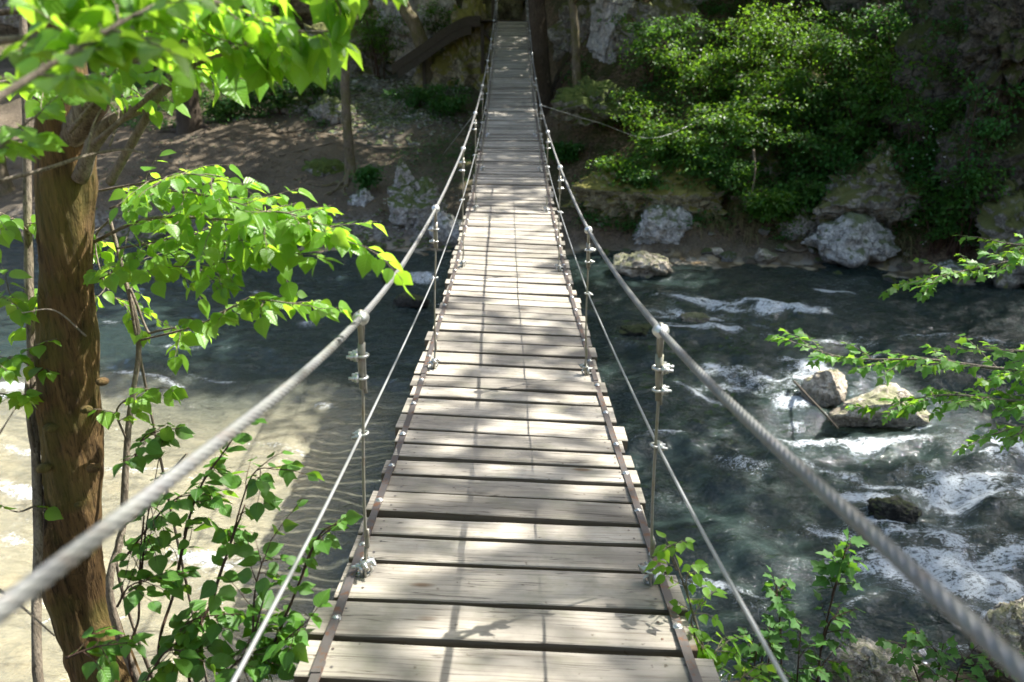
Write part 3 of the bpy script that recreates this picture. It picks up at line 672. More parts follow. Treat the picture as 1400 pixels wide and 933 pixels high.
# ------------------------------------------------------------------ saplings at the left
def plant(name, label, cat, base_xy, stems, sprays, tpl, leafmat, barkmat, group=None):
    bz = gz(*base_xy); root = empty(name, (base_xy[0], base_xy[1], bz)); tag(root, label, cat, group)
    st, br, lv = MB(), MB(), Leaves()
    for pts, r0, r1 in stems:
        w = path_t(pts); w = [np.array([w[0][0] * .5 + base_xy[0] * .5, w[0][1] * .5 + base_xy[1] * .5, gz(w[0][0] * .5 + base_xy[0] * .5, w[0][1] * .5 + base_xy[1] * .5) - .05])] + w
        st.tube(curve(w, 40), np.linspace(r0, r1, 40), 8, lump=.12, seed=len(pts), lump_scale=25)
    for pts, kw in sprays:
        kw = dict(kw); r0 = kw.pop('r0', .004); spray(br, lv, path_t(pts), r0, .0012, **kw)
    inv = Matrix.Translation(-Vector(root.location))
    if st.n: child(st, 'stem', barkmat, root)
    child(br, 'twigs', barkmat, root)
    o = lv.build('foliage', tpl, leafmat, root); o.matrix_parent_inverse = inv
    return root
big = dict(twigs=12, tlen=.24, per=8, size=.053, droop=.55, start=.15)
plant('sapling', 'slender grey sapling right of the trunk with long sprays of sunlit leaves over the river', 'sapling', (-1.35, 2.75),
      [([(160, 860, 2.75), (168, 720, 2.7), (176, 580, 2.65), (190, 470, 2.6), (172, 385, 2.55), (150, 300, 2.5)], .016, .006), ([(188, 470, 2.6), (205, 456, 2.55), (240, 448, 2.4)], .006, .003), ([(165, 800, 2.75), (200, 690, 2.65), (255, 620, 2.55)], .007, .003)],
      [([(120, 335, 2.45), (200, 300, 2.3), (300, 300, 2.1), (400, 308, 2.0), (490, 335, 1.9)], dict(big, twigs=17, r0=.006)),
       ([(130, 262, 2.4), (195, 250, 2.3), (255, 238, 2.15), (315, 250, 2.05)], dict(big, twigs=10, tlen=.2)),
       ([(190, 466, 2.6), (270, 445, 2.4), (340, 412, 2.2), (420, 418, 2.1)], dict(big, twigs=11, tlen=.16)),
       ([(120, 390, 2.5), (180, 362, 2.35), (260, 365, 2.2), (345, 352, 2.1)], dict(big, twigs=13)),
       ([(150, 300, 2.5), (130, 330, 2.6), (150, 400, 2.6), (200, 430, 2.6)], dict(big, twigs=8)),
       ([(150, 285, 2.45), (220, 262, 2.3), (300, 272, 2.15), (370, 292, 2.05)], dict(big, twigs=12, tlen=.2)), ([(160, 340, 2.45), (230, 330, 2.3), (310, 335, 2.2), (400, 345, 2.05)], dict(big, twigs=13, tlen=.2)),
       ([(310, 300, 2.1), (380, 290, 2.0), (450, 310, 1.95)], dict(big, twigs=8, tlen=.14)),
       ([(172, 600, 2.65), (160, 560, 2.55), (195, 535, 2.5), (225, 530, 2.45)], dict(big, twigs=6, tlen=.12, per=4))], OV, M['leaf_sun'], M['twig'])
plant('sapling', 'thin grey stem left of the trunk with sparse leaves at the picture edge', 'sapling', (-1.9, 2.6),
      [([(60, 980, 2.6), (52, 700, 2.6), (42, 450, 2.55), (38, 300, 2.5), (36, 170, 2.45), (30, -40, 2.4)], .017, .012), ([(50, 640, 2.6), (48, 480, 2.6), (66, 385, 2.55), (48, 270, 2.5)], .009, .005)],
      [([(40, 320, 2.5), (20, 300, 2.4), (-30, 280, 2.3)], dict(big, twigs=8)), ([(42, 420, 2.5), (20, 410, 2.4), (-20, 400, 2.3)], dict(big, twigs=8)), ([(44, 500, 2.5), (15, 490, 2.4), (-20, 500, 2.3)], dict(big, twigs=7, tlen=.18)),
       ([(44, 560, 2.5), (10, 540, 2.4), (-20, 540, 2.3)], dict(big, twigs=4, tlen=.14)), ([(52, 690, 2.6), (25, 700, 2.5), (3, 692, 2.4)], dict(big, twigs=1, tlen=.06, per=2)), ([(70, 430, 2.6), (55, 450, 2.6), (80, 380, 2.6)], dict(big, twigs=5, tlen=.14))], OV, M['leaf_sun'], M['twig'])
sm = dict(twigs=7, tlen=.19, per=4, size=.056, droop=.4, start=.12)
plant('shrub', 'leafy shrub of thin brown stems between the trunk and the left cable', 'shrub', (-1.1, 2.6),
      [([(190, 950, 2.45), (190, 840, 2.45), (192, 760, 2.4), (197, 705, 2.4)], .005, .0025), ([(225, 950, 2.45), (240, 800, 2.4), (268, 680, 2.35), (315, 605, 2.3)], .006, .0025), ([(262, 950, 2.4), (292, 815, 2.35), (313, 750, 2.3), (335, 690, 2.3)], .006, .0025)],
      [([(192, 800, 2.42), (200, 720, 2.4), (215, 640, 2.35)], dict(sm)), ([(240, 800, 2.4), (268, 680, 2.35), (315, 605, 2.3)], dict(sm, twigs=11)), ([(292, 815, 2.35), (313, 750, 2.3), (345, 650, 2.3), (385, 642, 2.25)], dict(sm, twigs=11)),
       ([(165, 770, 2.45), (230, 690, 2.4), (270, 675, 2.35)], dict(sm)), ([(215, 900, 2.4), (260, 850, 2.35), (310, 840, 2.3)], dict(sm, twigs=10, tlen=.16)), ([(200, 930, 2.3), (230, 890, 2.25), (270, 900, 2.2)], dict(sm, twigs=9, tlen=.15, size=.07)),
       ([(160, 830, 2.3), (180, 800, 2.3), (230, 790, 2.3)], dict(sm, twigs=7)), ([(180, 640, 2.4), (195, 600, 2.35), (215, 590, 2.35)], dict(sm, twigs=6, tlen=.12)), ([(90, 900, 2.1), (130, 885, 2.1), (165, 880, 2.1)], dict(sm, twigs=5, tlen=.1))], OV, M['leaf_mid'], M['twig_dark'])
plant('shrub', 'leafy shrub with larger green leaves crossing the left wire beside the deck', 'shrub', (-.85, 2.35),
      [([(350, 960, 2.3), (375, 880, 2.25), (402, 815, 2.2), (435, 735, 2.15), (462, 715, 2.1)], .006, .002), ([(330, 960, 2.3), (345, 880, 2.25), (360, 820, 2.2)], .005, .002)],
      [([(375, 880, 2.25), (402, 815, 2.2), (430, 745, 2.15), (462, 716, 2.1)], dict(sm, twigs=9, tlen=.08, size=.052)), ([(345, 880, 2.25), (350, 800, 2.2), (370, 740, 2.2)], dict(sm, twigs=8)), ([(345, 920, 2.2), (385, 880, 2.15), (420, 850, 2.1)], dict(sm, twigs=6, size=.055, tlen=.1)),
       ([(300, 930, 2.2), (330, 900, 2.2), (350, 890, 2.2)], dict(sm, twigs=8, size=.07))], OV, M['leaf_mid'], M['twig_dark'])

# ------------------------------------------------------------------ plants at the right
mpk = dict(twigs=10, tlen=.30, per=12, size=.055, droop=.35, start=.1, jit=.4)
yg = dict(twigs=5, tlen=.10, per=4, size=.044, droop=.7, start=.1)
plant('shrub', 'yellow-green sunlit shrub growing beside the right edge of the deck', 'shrub', (.75, 2.35),
      [([(985, 985, 2.35), (960, 880, 2.35), (935, 800, 2.35), (915, 745, 2.35)], .005, .002)],
      [([(950, 850, 2.35), (938, 800, 2.35), (945, 775, 2.3)], dict(yg)), ([(925, 780, 2.35), (915, 750, 2.35), (928, 742, 2.3)], dict(yg, twigs=4, tlen=.06)), ([(965, 900, 2.35), (945, 850, 2.3), (965, 820, 2.3)], dict(yg)), ([(980, 960, 2.3), (975, 900, 2.3), (990, 880, 2.3)], dict(yg, twigs=7)), ([(975, 960, 2.35), (950, 890, 2.35), (950, 870, 2.3)], dict(yg, twigs=6)), ([(1000, 990, 2.3), (1010, 935, 2.3), (1030, 915, 2.3)], dict(yg, twigs=6))], OV, M['leaf_sun'], M['twig'])
mp = dict(twigs=8, tlen=.13, per=4, size=.042, droop=.55, start=.1)
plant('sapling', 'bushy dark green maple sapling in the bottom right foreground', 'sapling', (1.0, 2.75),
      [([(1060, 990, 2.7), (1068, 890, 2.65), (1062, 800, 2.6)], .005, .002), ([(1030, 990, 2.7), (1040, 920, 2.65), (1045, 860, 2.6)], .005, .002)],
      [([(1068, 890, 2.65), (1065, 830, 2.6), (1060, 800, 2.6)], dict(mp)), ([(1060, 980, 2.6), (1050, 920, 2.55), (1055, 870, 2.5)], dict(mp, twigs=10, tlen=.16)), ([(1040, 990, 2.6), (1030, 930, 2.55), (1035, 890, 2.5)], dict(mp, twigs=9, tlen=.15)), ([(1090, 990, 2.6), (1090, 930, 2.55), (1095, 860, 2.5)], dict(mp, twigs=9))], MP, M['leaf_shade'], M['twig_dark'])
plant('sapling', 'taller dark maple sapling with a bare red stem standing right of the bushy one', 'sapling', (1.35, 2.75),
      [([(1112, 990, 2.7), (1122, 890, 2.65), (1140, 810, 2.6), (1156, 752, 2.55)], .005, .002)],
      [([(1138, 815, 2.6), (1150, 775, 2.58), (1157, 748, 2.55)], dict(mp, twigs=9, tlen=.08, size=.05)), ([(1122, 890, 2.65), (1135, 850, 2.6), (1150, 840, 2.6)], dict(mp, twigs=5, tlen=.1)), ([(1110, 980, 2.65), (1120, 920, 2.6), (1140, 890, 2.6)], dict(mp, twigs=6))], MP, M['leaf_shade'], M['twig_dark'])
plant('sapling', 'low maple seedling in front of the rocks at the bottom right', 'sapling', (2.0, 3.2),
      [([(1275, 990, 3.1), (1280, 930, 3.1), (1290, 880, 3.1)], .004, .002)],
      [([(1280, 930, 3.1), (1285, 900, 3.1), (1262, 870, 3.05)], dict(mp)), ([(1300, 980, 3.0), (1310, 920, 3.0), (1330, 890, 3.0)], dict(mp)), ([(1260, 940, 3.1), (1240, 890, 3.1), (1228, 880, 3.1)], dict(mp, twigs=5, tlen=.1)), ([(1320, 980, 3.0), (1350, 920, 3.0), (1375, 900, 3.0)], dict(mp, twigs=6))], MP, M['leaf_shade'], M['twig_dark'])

# ------------------------------------------------------------------ crowns and shade
SUN = np.array([.72, .36, 1.0])
def shade_keep(p):  # shapes the crowns for light: gaps cut along the sun direction
    """where the canopy is closed: 1, open to the sun: 0 (a gap over the river and the near half of the bridge)"""
    qx = p[:, 0] + SUN[0] * (12 - p[:, 2]); qy = p[:, 1] + SUN[1] * (12 - p[:, 2])
    k = np.ones(len(p))
    wob = .5 * fbm(np.stack([qx * .6, qy * .6, qx * 0], 1), 3, 81)
    a = (qx + wob < 7.35) & (qy + wob > 6.6) & (qy + wob < 12.4 + 1.3 * sstep(5.9, 4.6, qx)) & (qx > -9)
    b = (qx + wob < 5.9) & (qy + wob <= 6.6) & (qy + wob > 1.8) & (qx > -6)
    c = (qx + wob >= 5.9) & (qx + wob < 7.6) & (qy <= 6.9) & (qy > 3.5)
    e = (qx + wob >= 5.9) & (qx + wob < 7.6) & (qy > 6.6) & (qy < 9.4)
    k[a] = .0; k[b] = .04; k[c] = .62; k[e] = np.maximum(k[e], .26)
    for gx, gy, gr, kk in ((13.2, 13.2, 1.5, .0), (8.9, 7.4, 1.0, .05), (7.9, 6.2, .95, .0), (11.5, 22.0, 3.4, .18), (15.2, 22.2, 3.0, .35), (8.0, 25.5, 1.8, .5), (-3.5, 29.5, 1.6, .45), (-9.0, 27.8, 1.8, .35), (12.2, 12.2, .5, .1), (9.8, 9.6, .5, .2)):
        m = (qx - gx) ** 2 + (qy - gy) ** 2 < gr ** 2; k[m] = np.minimum(k[m], kk)
    return k
def crown_leaves(lv, c, rad, ncl, per, size, clr=.75, seed=0):
    r = np.random.default_rng(seed); c = np.array(c); rad = np.array(rad); cs = []
    while len(cs) < ncl:
        q = r.uniform(-1, 1, 3)
        if .25 < np.linalg.norm(q) < 1: cs.append(c + q * rad)
    cs = np.array(cs)
    p = (cs[:, None] + r.normal(0, clr * .5, (ncl, per, 3)) * np.array([1, 1, .55])).reshape(-1, 3)
    p = p[r.random(len(p)) < shade_keep(p)]
    n = len(p)
    if not n: return cs
    d = unit(r.normal(size=(n, 3)) * np.array([1, 1, .5]) - UP * .25); nn = UP + r.normal(0, .55, (n, 3))
    lv.many(p, d, nn, size * r.uniform(.6, 1.25, n)); return cs
def big_tree(label, base, path, r0, r1, crown, seed, name='tree', ncl=190, per=50, size=.27, mat='bark_far', group=None, roots=0, sides=20):
    root = empty(name, base); tag(root, label, 'tree', group)
    tr = MB(); c = curve([np.array(base) - np.array([0, 0, .4])] + [np.array(p) for p in path], 60)
    rr = np.interp(np.linspace(0, 1, 60), [0, .04, .12, 1], [r0 * 1.7, r0 * 1.25, r0, r1])
    tr.tube(c, rr, sides, lump=.12, seed=seed, lump_scale=3.5)
    r = np.random.default_rng(seed)
    for k in range(roots):
        a = r.uniform(0, 2 * PI); q = [np.array(base) + np.array([0, 0, .35])]
        for s_ in (.25, .5, .8, 1.2):
            a += r.normal(0, .25); xx, yy = base[0] + math.cos(a) * s_, base[1] + math.sin(a) * s_; q.append(np.array([xx, yy, gz(xx, yy) + .03 - .02 * s_]))
        tr.tube(curve(q, 16), np.linspace(r0 * .55, .015, 16), 8, lump=.2, seed=k)
    child(tr, 'trunk', M[mat], root)
    lv = Leaves(); cs = crown_leaves(lv, crown[:3], crown[3:], ncl, per, size, seed=seed)
    lim = MB()
    for q in cs[::7]:
        a = c[int(r.integers(36, 58))]; mid = (a + q) / 2 + r.normal(0, .3, 3) + UP * .3
        lim.tube(curve([a, mid, q], 10), np.linspace(r1 * .6, .01, 10), 5)
    child(lim, 'limbs', M[mat], root)
    if lv.p:
        o = lv.build('crown', CD, M['leaf_crown'], root); o.matrix_parent_inverse = Matrix.Translation(-Vector(root.location))
    return root
def foot(px, py, Yd):
    p = PY(px, py, Yd); return (p[0], p[1], gz(p[0], p[1]))
b = foot(479, 225, 21.3)
big_tree('slim straight tree with bare roots standing on the brown earth of the left far bank', b, [PY(474, 160, 21.4), PY(471, 60, 21.5), PY(473, -60, 21.6), (b[0] - .2, 21.8, 12)], .14, .09, (b[0], 21, 11.5, 5.5, 4.5, 2.6), 401, roots=5, ncl=120)
b = foot(745, 190, 23.6)
big_tree('thick dark trunk close behind the far right end of the bridge', b, [PY(739, 120, 23.6), PY(735, 40, 23.6), PY(735, -60, 23.6), (b[0], 23.8, 13)], .33, .2, (1.0, 22.5, 12.3, 5.5, 5.0, 2.8), 402, mat='bark_dark', roots=3, ncl=240)
b = foot(792, 160, 22.4)
big_tree('thin pale trunk right of the thick dark one beyond the bridge', b, [PY(789, 110, 22.4), PY(786, 40, 22.4), PY(781, -40, 22.5), (b[0] - .3, 22.6, 11)], .135, .09, (3.2, 19.5, 10.6, 4.6, 4.2, 2.2), 403, ncl=170)
b = foot(258, 165, 25.6)
big_tree('dark flared trunk with spreading roots at the back of the earth bank', b, [PY(256, 120, 25.6), PY(252, 60, 25.6), PY(246, -40, 25.6), (b[0], 25.8, 12)], .36, .2, (b[0], 25, 12, 6, 5, 3), 404, mat='bark_dark', roots=6, ncl=120)
b = foot(592, 78, 28.2)
big_tree('leaning mossy trunk beside the top of the scree, left of the wooden steps', b, [PY(572, 45, 28.3), PY(552, 10, 28.5), PY(540, -40, 28.8), (b[0] - 2.5, 29.5, 13)], .26, .16, (b[0] - .5, 28.5, 13, 6, 4.5, 3), 405, ncl=130)
b = (10.5, 1.0, gz(10.5, 1.0))
near_right = big_tree('leaning tree on the near right bank whose low leafy branches hang into view', b, [(10.3, 1.6, 5), (10.6, 3.0, 9), (11.0, 5.0, 12.5)], .3, .18, (10.4, 6.2, 12.6, 6.0, 5.4, 2.4), 406, ncl=260, per=52)
for k, (bx, by, cx, cy, cz, rx, ry) in enumerate(((14.5, 17.5, 10.0, 15.5, 13.2, 6.5, 4.8), (16.0, 21, 15, 20.5, 15, 6, 5.5), (9.0, 24.5, 6.6, 26.0, 14.0, 6, 5), (20, 3, 18, 7, 14, 6, 6.5), (-14, 21, -12.5, 19.5, 12.5, 5.5, 4.5), (-7.5, -3.0, -5.5, -3.2, 10.5, 5, 4.4), (3.5, -6.5, 3.2, -4.6, 10.5, 5.5, 4.4), (19, 12, 21, 14, 16, 6, 6))):  # out-of-view trees added to block sun and sky light
    big_tree(('unseen shade tree added above the right cliff', 'unseen shade tree added high on the right gorge slope', 'unseen shade tree added on the slope behind the shrubs', 'unseen shade tree added far along the near right bank', 'unseen shade tree added at the left end of the earth bank', 'unseen shade tree added on the near left bank', 'unseen shade tree added behind the near end of the bridge', 'unseen shade tree added on the right rim of the gorge')[k], (bx, by, gz(bx, by)), [(bx, by, cz - 6), (cx * .5 + bx * .5, cy * .5 + by * .5, cz - 3), (cx, cy, cz)], .28, .14, (cx, cy, cz, rx, ry, 2.8), 410 + k, ncl=190, per=50, size=.27)
# the low branches that hang into view belong to the near right tree
br, lv = MB(), Leaves()
T = lambda pts, **k: spray(br, lv, [np.array(p) for p in pts], .012, .002, **dict(mpk, **k))
far_end = np.array([10.3, 1.7, 5.2])
def hang(pts, **k):
    w = path_t(pts); T([w[0]] + w[1:], **k); br.tube(curve([far_end, (far_end + w[0]) / 2 + UP * .15, w[0]], 14), np.linspace(.035, .013, 14), 7)
hang([(1480, 500, 3.9), (1380, 505, 4.1), (1270, 492, 4.3), (1160, 490, 4.5), (1085, 468, 4.6)], twigs=22, tlen=.32)
hang([(1480, 540, 3.8), (1390, 548, 4.0), (1290, 540, 4.2), (1210, 555, 4.4)], twigs=18, tlen=.28)
hang([(1480, 350, 4.6), (1400, 355, 4.8), (1320, 370, 5.0), (1255, 385, 5.1)], twigs=18, tlen=.34)
hang([(1480, 570, 3.6), (1410, 580, 3.8), (1350, 596, 3.9)], twigs=8, tlen=.24, per=6)
hang([(1480, 320, 5.0), (1400, 335, 5.1), (1340, 325, 5.2)], twigs=8, tlen=.26, per=6)
hang([(1480, 470, 3.8), (1420, 480, 3.9), (1340, 478, 4.0)], twigs=8, tlen=.24, per=6)
inv = Matrix.Translation(-Vector(near_right.location))
child(br, 'low_branches', M['twig'], near_right)
o = lv.build('low_leaves', MP, M['leaf_maple'], near_right); o.matrix_parent_inverse = inv

# ------------------------------------------------------------------ shrubs and undergrowth of the far bank
def far_shrub(label, px, py, Yd, w, h, seed, mat='leaf_shade', nst=7, dens=1.3, size=.088):
    c = PY(px, py, Yd); bx, by = c[0], c[1]; bz = gz(bx, by)
    root = empty('shrub', (bx, by, bz)); tag(root, label, 'shrub')
    r = np.random.default_rng(seed); st, lv = MB(), Leaves()
    for k in range(nst):
        a = r.uniform(-PI, PI); out = w * r.uniform(.3, 1.0); top = max(c[2] - bz, .1) + h * r.uniform(.1, 1.0)
        e = np.array([bx + math.cos(a) * out, by + math.sin(a) * out * .7 - .25, bz + top])
        p = curve([np.array([bx + r.normal(0, .12), by + r.normal(0, .12), bz - .1]), np.array([bx, by, bz]) * .45 + e * .55 + np.array([0, 0, h * .25]), e], 14)
        st.tube(p, np.linspace(.022, .005, 14), 6)
        for q in range(int(9 * dens)):
            f = r.uniform(.3, 1); a0 = p[int(f * 13)]
            d = unit(np.array([r.normal(), r.normal() - .3, r.normal() * .28 + .05])); L = r.uniform(.3, .85) * w * .9
            tw = np.array([a0 + d * L * s_ - UP * .12 * L * s_ * s_ + r.normal(0, .015, 3) for s_ in np.linspace(0, 1, 7)])
            st.tube(tw, np.linspace(.006, .002, 7), 4)
            m = int(26 * dens); pos = tw[r.integers(1, 7, m)] + r.normal(0, .10, (m, 3)) * np.array([1, 1, .4])
            dd = unit(d + r.normal(0, .6, (m, 3)) - UP * .2); nn = UP + r.normal(0, .42, (m, 3))
            lv.many(pos, dd, nn, size * r.uniform(.55, 1.2, m))
    child(st, 'stems', M['twig_dark'], root)
    o = lv.build('foliage', CD, M[mat], root); o.matrix_parent_inverse = Matrix.Translation(-Vector(root.location))
    return root
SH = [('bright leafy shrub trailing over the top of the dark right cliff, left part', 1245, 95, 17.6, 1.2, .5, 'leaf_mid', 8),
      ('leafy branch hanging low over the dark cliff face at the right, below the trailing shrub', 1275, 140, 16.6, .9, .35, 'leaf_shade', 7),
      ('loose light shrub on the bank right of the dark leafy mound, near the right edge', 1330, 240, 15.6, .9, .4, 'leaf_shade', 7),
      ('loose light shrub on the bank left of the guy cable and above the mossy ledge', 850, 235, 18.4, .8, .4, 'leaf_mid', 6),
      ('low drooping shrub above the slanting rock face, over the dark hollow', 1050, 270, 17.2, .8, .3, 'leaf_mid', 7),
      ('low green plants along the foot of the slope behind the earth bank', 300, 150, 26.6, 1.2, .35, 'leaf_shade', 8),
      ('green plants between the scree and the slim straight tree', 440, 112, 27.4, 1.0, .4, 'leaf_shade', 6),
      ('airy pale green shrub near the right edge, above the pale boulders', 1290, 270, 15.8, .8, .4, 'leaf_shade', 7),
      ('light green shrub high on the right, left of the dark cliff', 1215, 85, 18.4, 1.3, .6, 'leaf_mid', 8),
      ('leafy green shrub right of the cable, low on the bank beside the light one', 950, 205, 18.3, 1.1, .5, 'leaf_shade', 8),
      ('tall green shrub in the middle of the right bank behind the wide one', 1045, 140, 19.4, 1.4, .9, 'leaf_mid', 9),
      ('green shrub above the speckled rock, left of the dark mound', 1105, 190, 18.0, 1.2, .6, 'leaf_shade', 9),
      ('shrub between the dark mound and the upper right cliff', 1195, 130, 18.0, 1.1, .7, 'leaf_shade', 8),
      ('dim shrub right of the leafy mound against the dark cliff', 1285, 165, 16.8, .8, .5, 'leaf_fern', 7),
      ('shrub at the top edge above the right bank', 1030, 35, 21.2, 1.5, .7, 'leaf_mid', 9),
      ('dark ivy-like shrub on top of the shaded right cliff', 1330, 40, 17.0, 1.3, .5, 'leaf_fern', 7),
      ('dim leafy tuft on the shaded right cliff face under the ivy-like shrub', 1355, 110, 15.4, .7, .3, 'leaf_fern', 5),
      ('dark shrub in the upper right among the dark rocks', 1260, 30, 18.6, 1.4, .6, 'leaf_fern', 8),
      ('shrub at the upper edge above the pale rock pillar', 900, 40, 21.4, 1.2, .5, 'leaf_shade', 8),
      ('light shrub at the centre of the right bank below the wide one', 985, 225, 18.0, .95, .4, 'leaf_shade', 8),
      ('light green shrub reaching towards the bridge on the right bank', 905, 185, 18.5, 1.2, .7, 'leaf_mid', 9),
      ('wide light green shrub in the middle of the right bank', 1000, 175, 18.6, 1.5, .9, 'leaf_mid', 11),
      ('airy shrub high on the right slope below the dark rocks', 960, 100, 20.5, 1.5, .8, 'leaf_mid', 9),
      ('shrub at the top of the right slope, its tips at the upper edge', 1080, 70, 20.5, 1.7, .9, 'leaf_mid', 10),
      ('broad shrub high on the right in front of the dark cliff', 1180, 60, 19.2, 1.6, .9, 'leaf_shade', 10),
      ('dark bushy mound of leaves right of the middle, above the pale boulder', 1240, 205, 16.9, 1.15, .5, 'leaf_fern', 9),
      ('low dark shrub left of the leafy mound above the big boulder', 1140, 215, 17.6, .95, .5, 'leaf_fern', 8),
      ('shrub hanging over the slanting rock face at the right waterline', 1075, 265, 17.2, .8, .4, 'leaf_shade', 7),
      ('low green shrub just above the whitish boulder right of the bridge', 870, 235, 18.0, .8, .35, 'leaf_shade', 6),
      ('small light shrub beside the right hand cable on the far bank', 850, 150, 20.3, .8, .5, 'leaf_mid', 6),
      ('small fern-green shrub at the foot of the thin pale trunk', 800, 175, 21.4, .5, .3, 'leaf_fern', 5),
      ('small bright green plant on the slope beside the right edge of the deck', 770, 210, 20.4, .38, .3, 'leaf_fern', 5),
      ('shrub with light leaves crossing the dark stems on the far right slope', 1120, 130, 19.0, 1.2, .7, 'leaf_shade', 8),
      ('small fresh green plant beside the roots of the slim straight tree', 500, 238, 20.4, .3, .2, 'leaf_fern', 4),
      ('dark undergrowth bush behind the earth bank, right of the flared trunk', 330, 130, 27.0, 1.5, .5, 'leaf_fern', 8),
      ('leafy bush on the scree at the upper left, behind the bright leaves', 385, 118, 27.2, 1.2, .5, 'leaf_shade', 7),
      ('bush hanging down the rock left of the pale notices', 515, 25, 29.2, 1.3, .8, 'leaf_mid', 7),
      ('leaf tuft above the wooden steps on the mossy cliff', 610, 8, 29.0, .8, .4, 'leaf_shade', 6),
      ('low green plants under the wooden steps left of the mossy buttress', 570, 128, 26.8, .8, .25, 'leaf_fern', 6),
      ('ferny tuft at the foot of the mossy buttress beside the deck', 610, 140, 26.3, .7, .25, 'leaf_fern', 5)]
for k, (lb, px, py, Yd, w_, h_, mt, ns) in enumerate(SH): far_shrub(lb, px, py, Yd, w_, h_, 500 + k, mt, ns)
# undergrowth and grass tufts: uncountable
lv = Leaves(); r = np.random.default_rng(77)
def scatter(n, fn, size, hmax):
    for _ in range(n):
        xx, yy = fn(); zz = gz(xx, yy); m = int(r.integers(5, 12))
        p = np.array([xx, yy, zz]) + np.stack([r.normal(0, .11, m), r.normal(0, .11, m), r.uniform(.02, hmax, m)], 1)
        d = unit(np.stack([r.normal(size=m), r.normal(size=m), r.uniform(-.1, .6, m)], 1)); lv.many(p, d, UP + r.normal(0, .45, (m, 3)), size * r.uniform(.5, 1.2, m))
def right_bank():
    while True:
        xx = r.uniform(1.6, 13); dd = r.uniform(.5, 8)
        if fbm(np.array([[xx * .7, dd * .7, 0]]), 3, 90)[0] > -.22: return xx, float(y_far(xx)) + dd
scatter(4200, right_bank, .085, .22)
def left_slope():
    while True:
        xx = r.uniform(-14, -1.6); yy = r.uniform(25.8, 31)
        if abs(xx + 3.8) > 1.3 + .4 * (yy - 26) * 0 and fbm(np.array([[xx * .8, yy * .8, 0]]), 3, 92)[0] > -.05: return xx, yy
scatter(900, left_slope, .10, .2)
scatter(260, lambda: (r.normal(-1.6, .9), r.normal(22.6, 1.2)), .06, .1)
scatter(160, lambda: (r.normal(-2.0, 1.0), r.normal(26.6, .6)), .08, .16)
scatter(700, lambda: (lambda xx: (xx, float(y_far(xx)) + r.uniform(.9, 2.6)))(r.uniform(2.2, 9.5)), .10, .3)
o = lv.build('undergrowth', CD, M['leaf_fern']); tag(o, 'low green undergrowth scattered over the far banks', 'undergrowth', kind='stuff')
lv2 = Leaves()
for _ in range(6500):
    if r.random() < .5: xx = r.uniform(-13, -.2); yy = float(y_far(xx)) + r.uniform(.4, 9.5)
    else: xx = r.uniform(.5, 11); yy = float(y_far(xx)) + r.uniform(.3, 5.5)
    lv2.put(np.array([xx, yy, gz(xx, yy) + .012]), np.append(r.normal(size=2), r.normal() * .15), UP + r.normal(0, .25, 3), r.uniform(.04, .10))
k = NT('dead_leaf'); M['litter'] = k.done(k.principled(k.mix(k.n('ShaderNodeNewGeometry').outputs['Random Per Island'], (.07, .042, .022), (.30, .20, .11)), .8))
tag(lv2.build('fallen_leaves', CD, M['litter']), 'brown dead leaves scattered over the far banks', 'leaf litter', kind='stuff')
mb = MB()
for _ in range(260):
    xx = r.uniform(-12, 8); yy = float(y_far(xx)) + r.uniform(.5, 8); a = r.uniform(0, PI); L = r.uniform(.12, .6)
    p = [np.array([xx + math.cos(a) * L * q, yy + math.sin(a) * L * q + .04 * math.sin(q * 5), 0]) for q in np.linspace(-.5, .5, 5)]
    for q in p: q[2] = gz(q[0], q[1]) + .012
    mb.tube(p, r.uniform(.004, .011), 5)
tag(mb.build('fallen_twigs', M['root']), 'small dead twigs lying over the far banks', 'twigs', kind='stuff')
mb = MB()
for _ in range(260):                                            # drooping dry and green grass on the rock edges
    k = int(r.integers(3)); c0 = [(5.2, 16.6), (8.4, 15.6), (3.0, 17.3)][k]; xx, yy = c0[0] + r.normal(0, .75), c0[1] + r.normal(0, .3) + 1.0; zz = gz(xx, yy) + .15
    for q in range(8):
        a = r.uniform(-2.6, -.5); L = r.uniform(.25, .55); s_ = np.linspace(0, 1, 6)
        p = np.array([xx, yy, zz]) + np.stack([math.cos(a) * L * .6 * s_, math.sin(a) * L * .6 * s_, .22 * L * 2 * s_ - L * 1.3 * s_ * s_], 1); mb.tube(p, np.linspace(.006, .002, 6), 3, cap=False)
k = NT('grass_blade'); M['grass'] = k.done(k.principled(k.mix(k.n('ShaderNodeNewGeometry').outputs['Random Per Island'], (.07, .10, .02), (.26, .21, .09)), .6))
tag(mb.build('hanging_grass', M['grass']), 'drooping grass on the edges of the right bank', 'grass', kind='stuff')
# tiny white flowers by the right mound
mb = MB()
for _ in range(60):
    c = PY(r.normal(1295, 22), r.normal(225, 35), 16.2 + r.normal(0, .2)); kk, kf = ico(1); mb.add(kk * np.array([.022, .022, .012]) + c, kf)
tag(mb.build('white_flowers', M['petal']), 'tiny white flowers right of the dark leafy mound', 'flowers', kind='stuff')
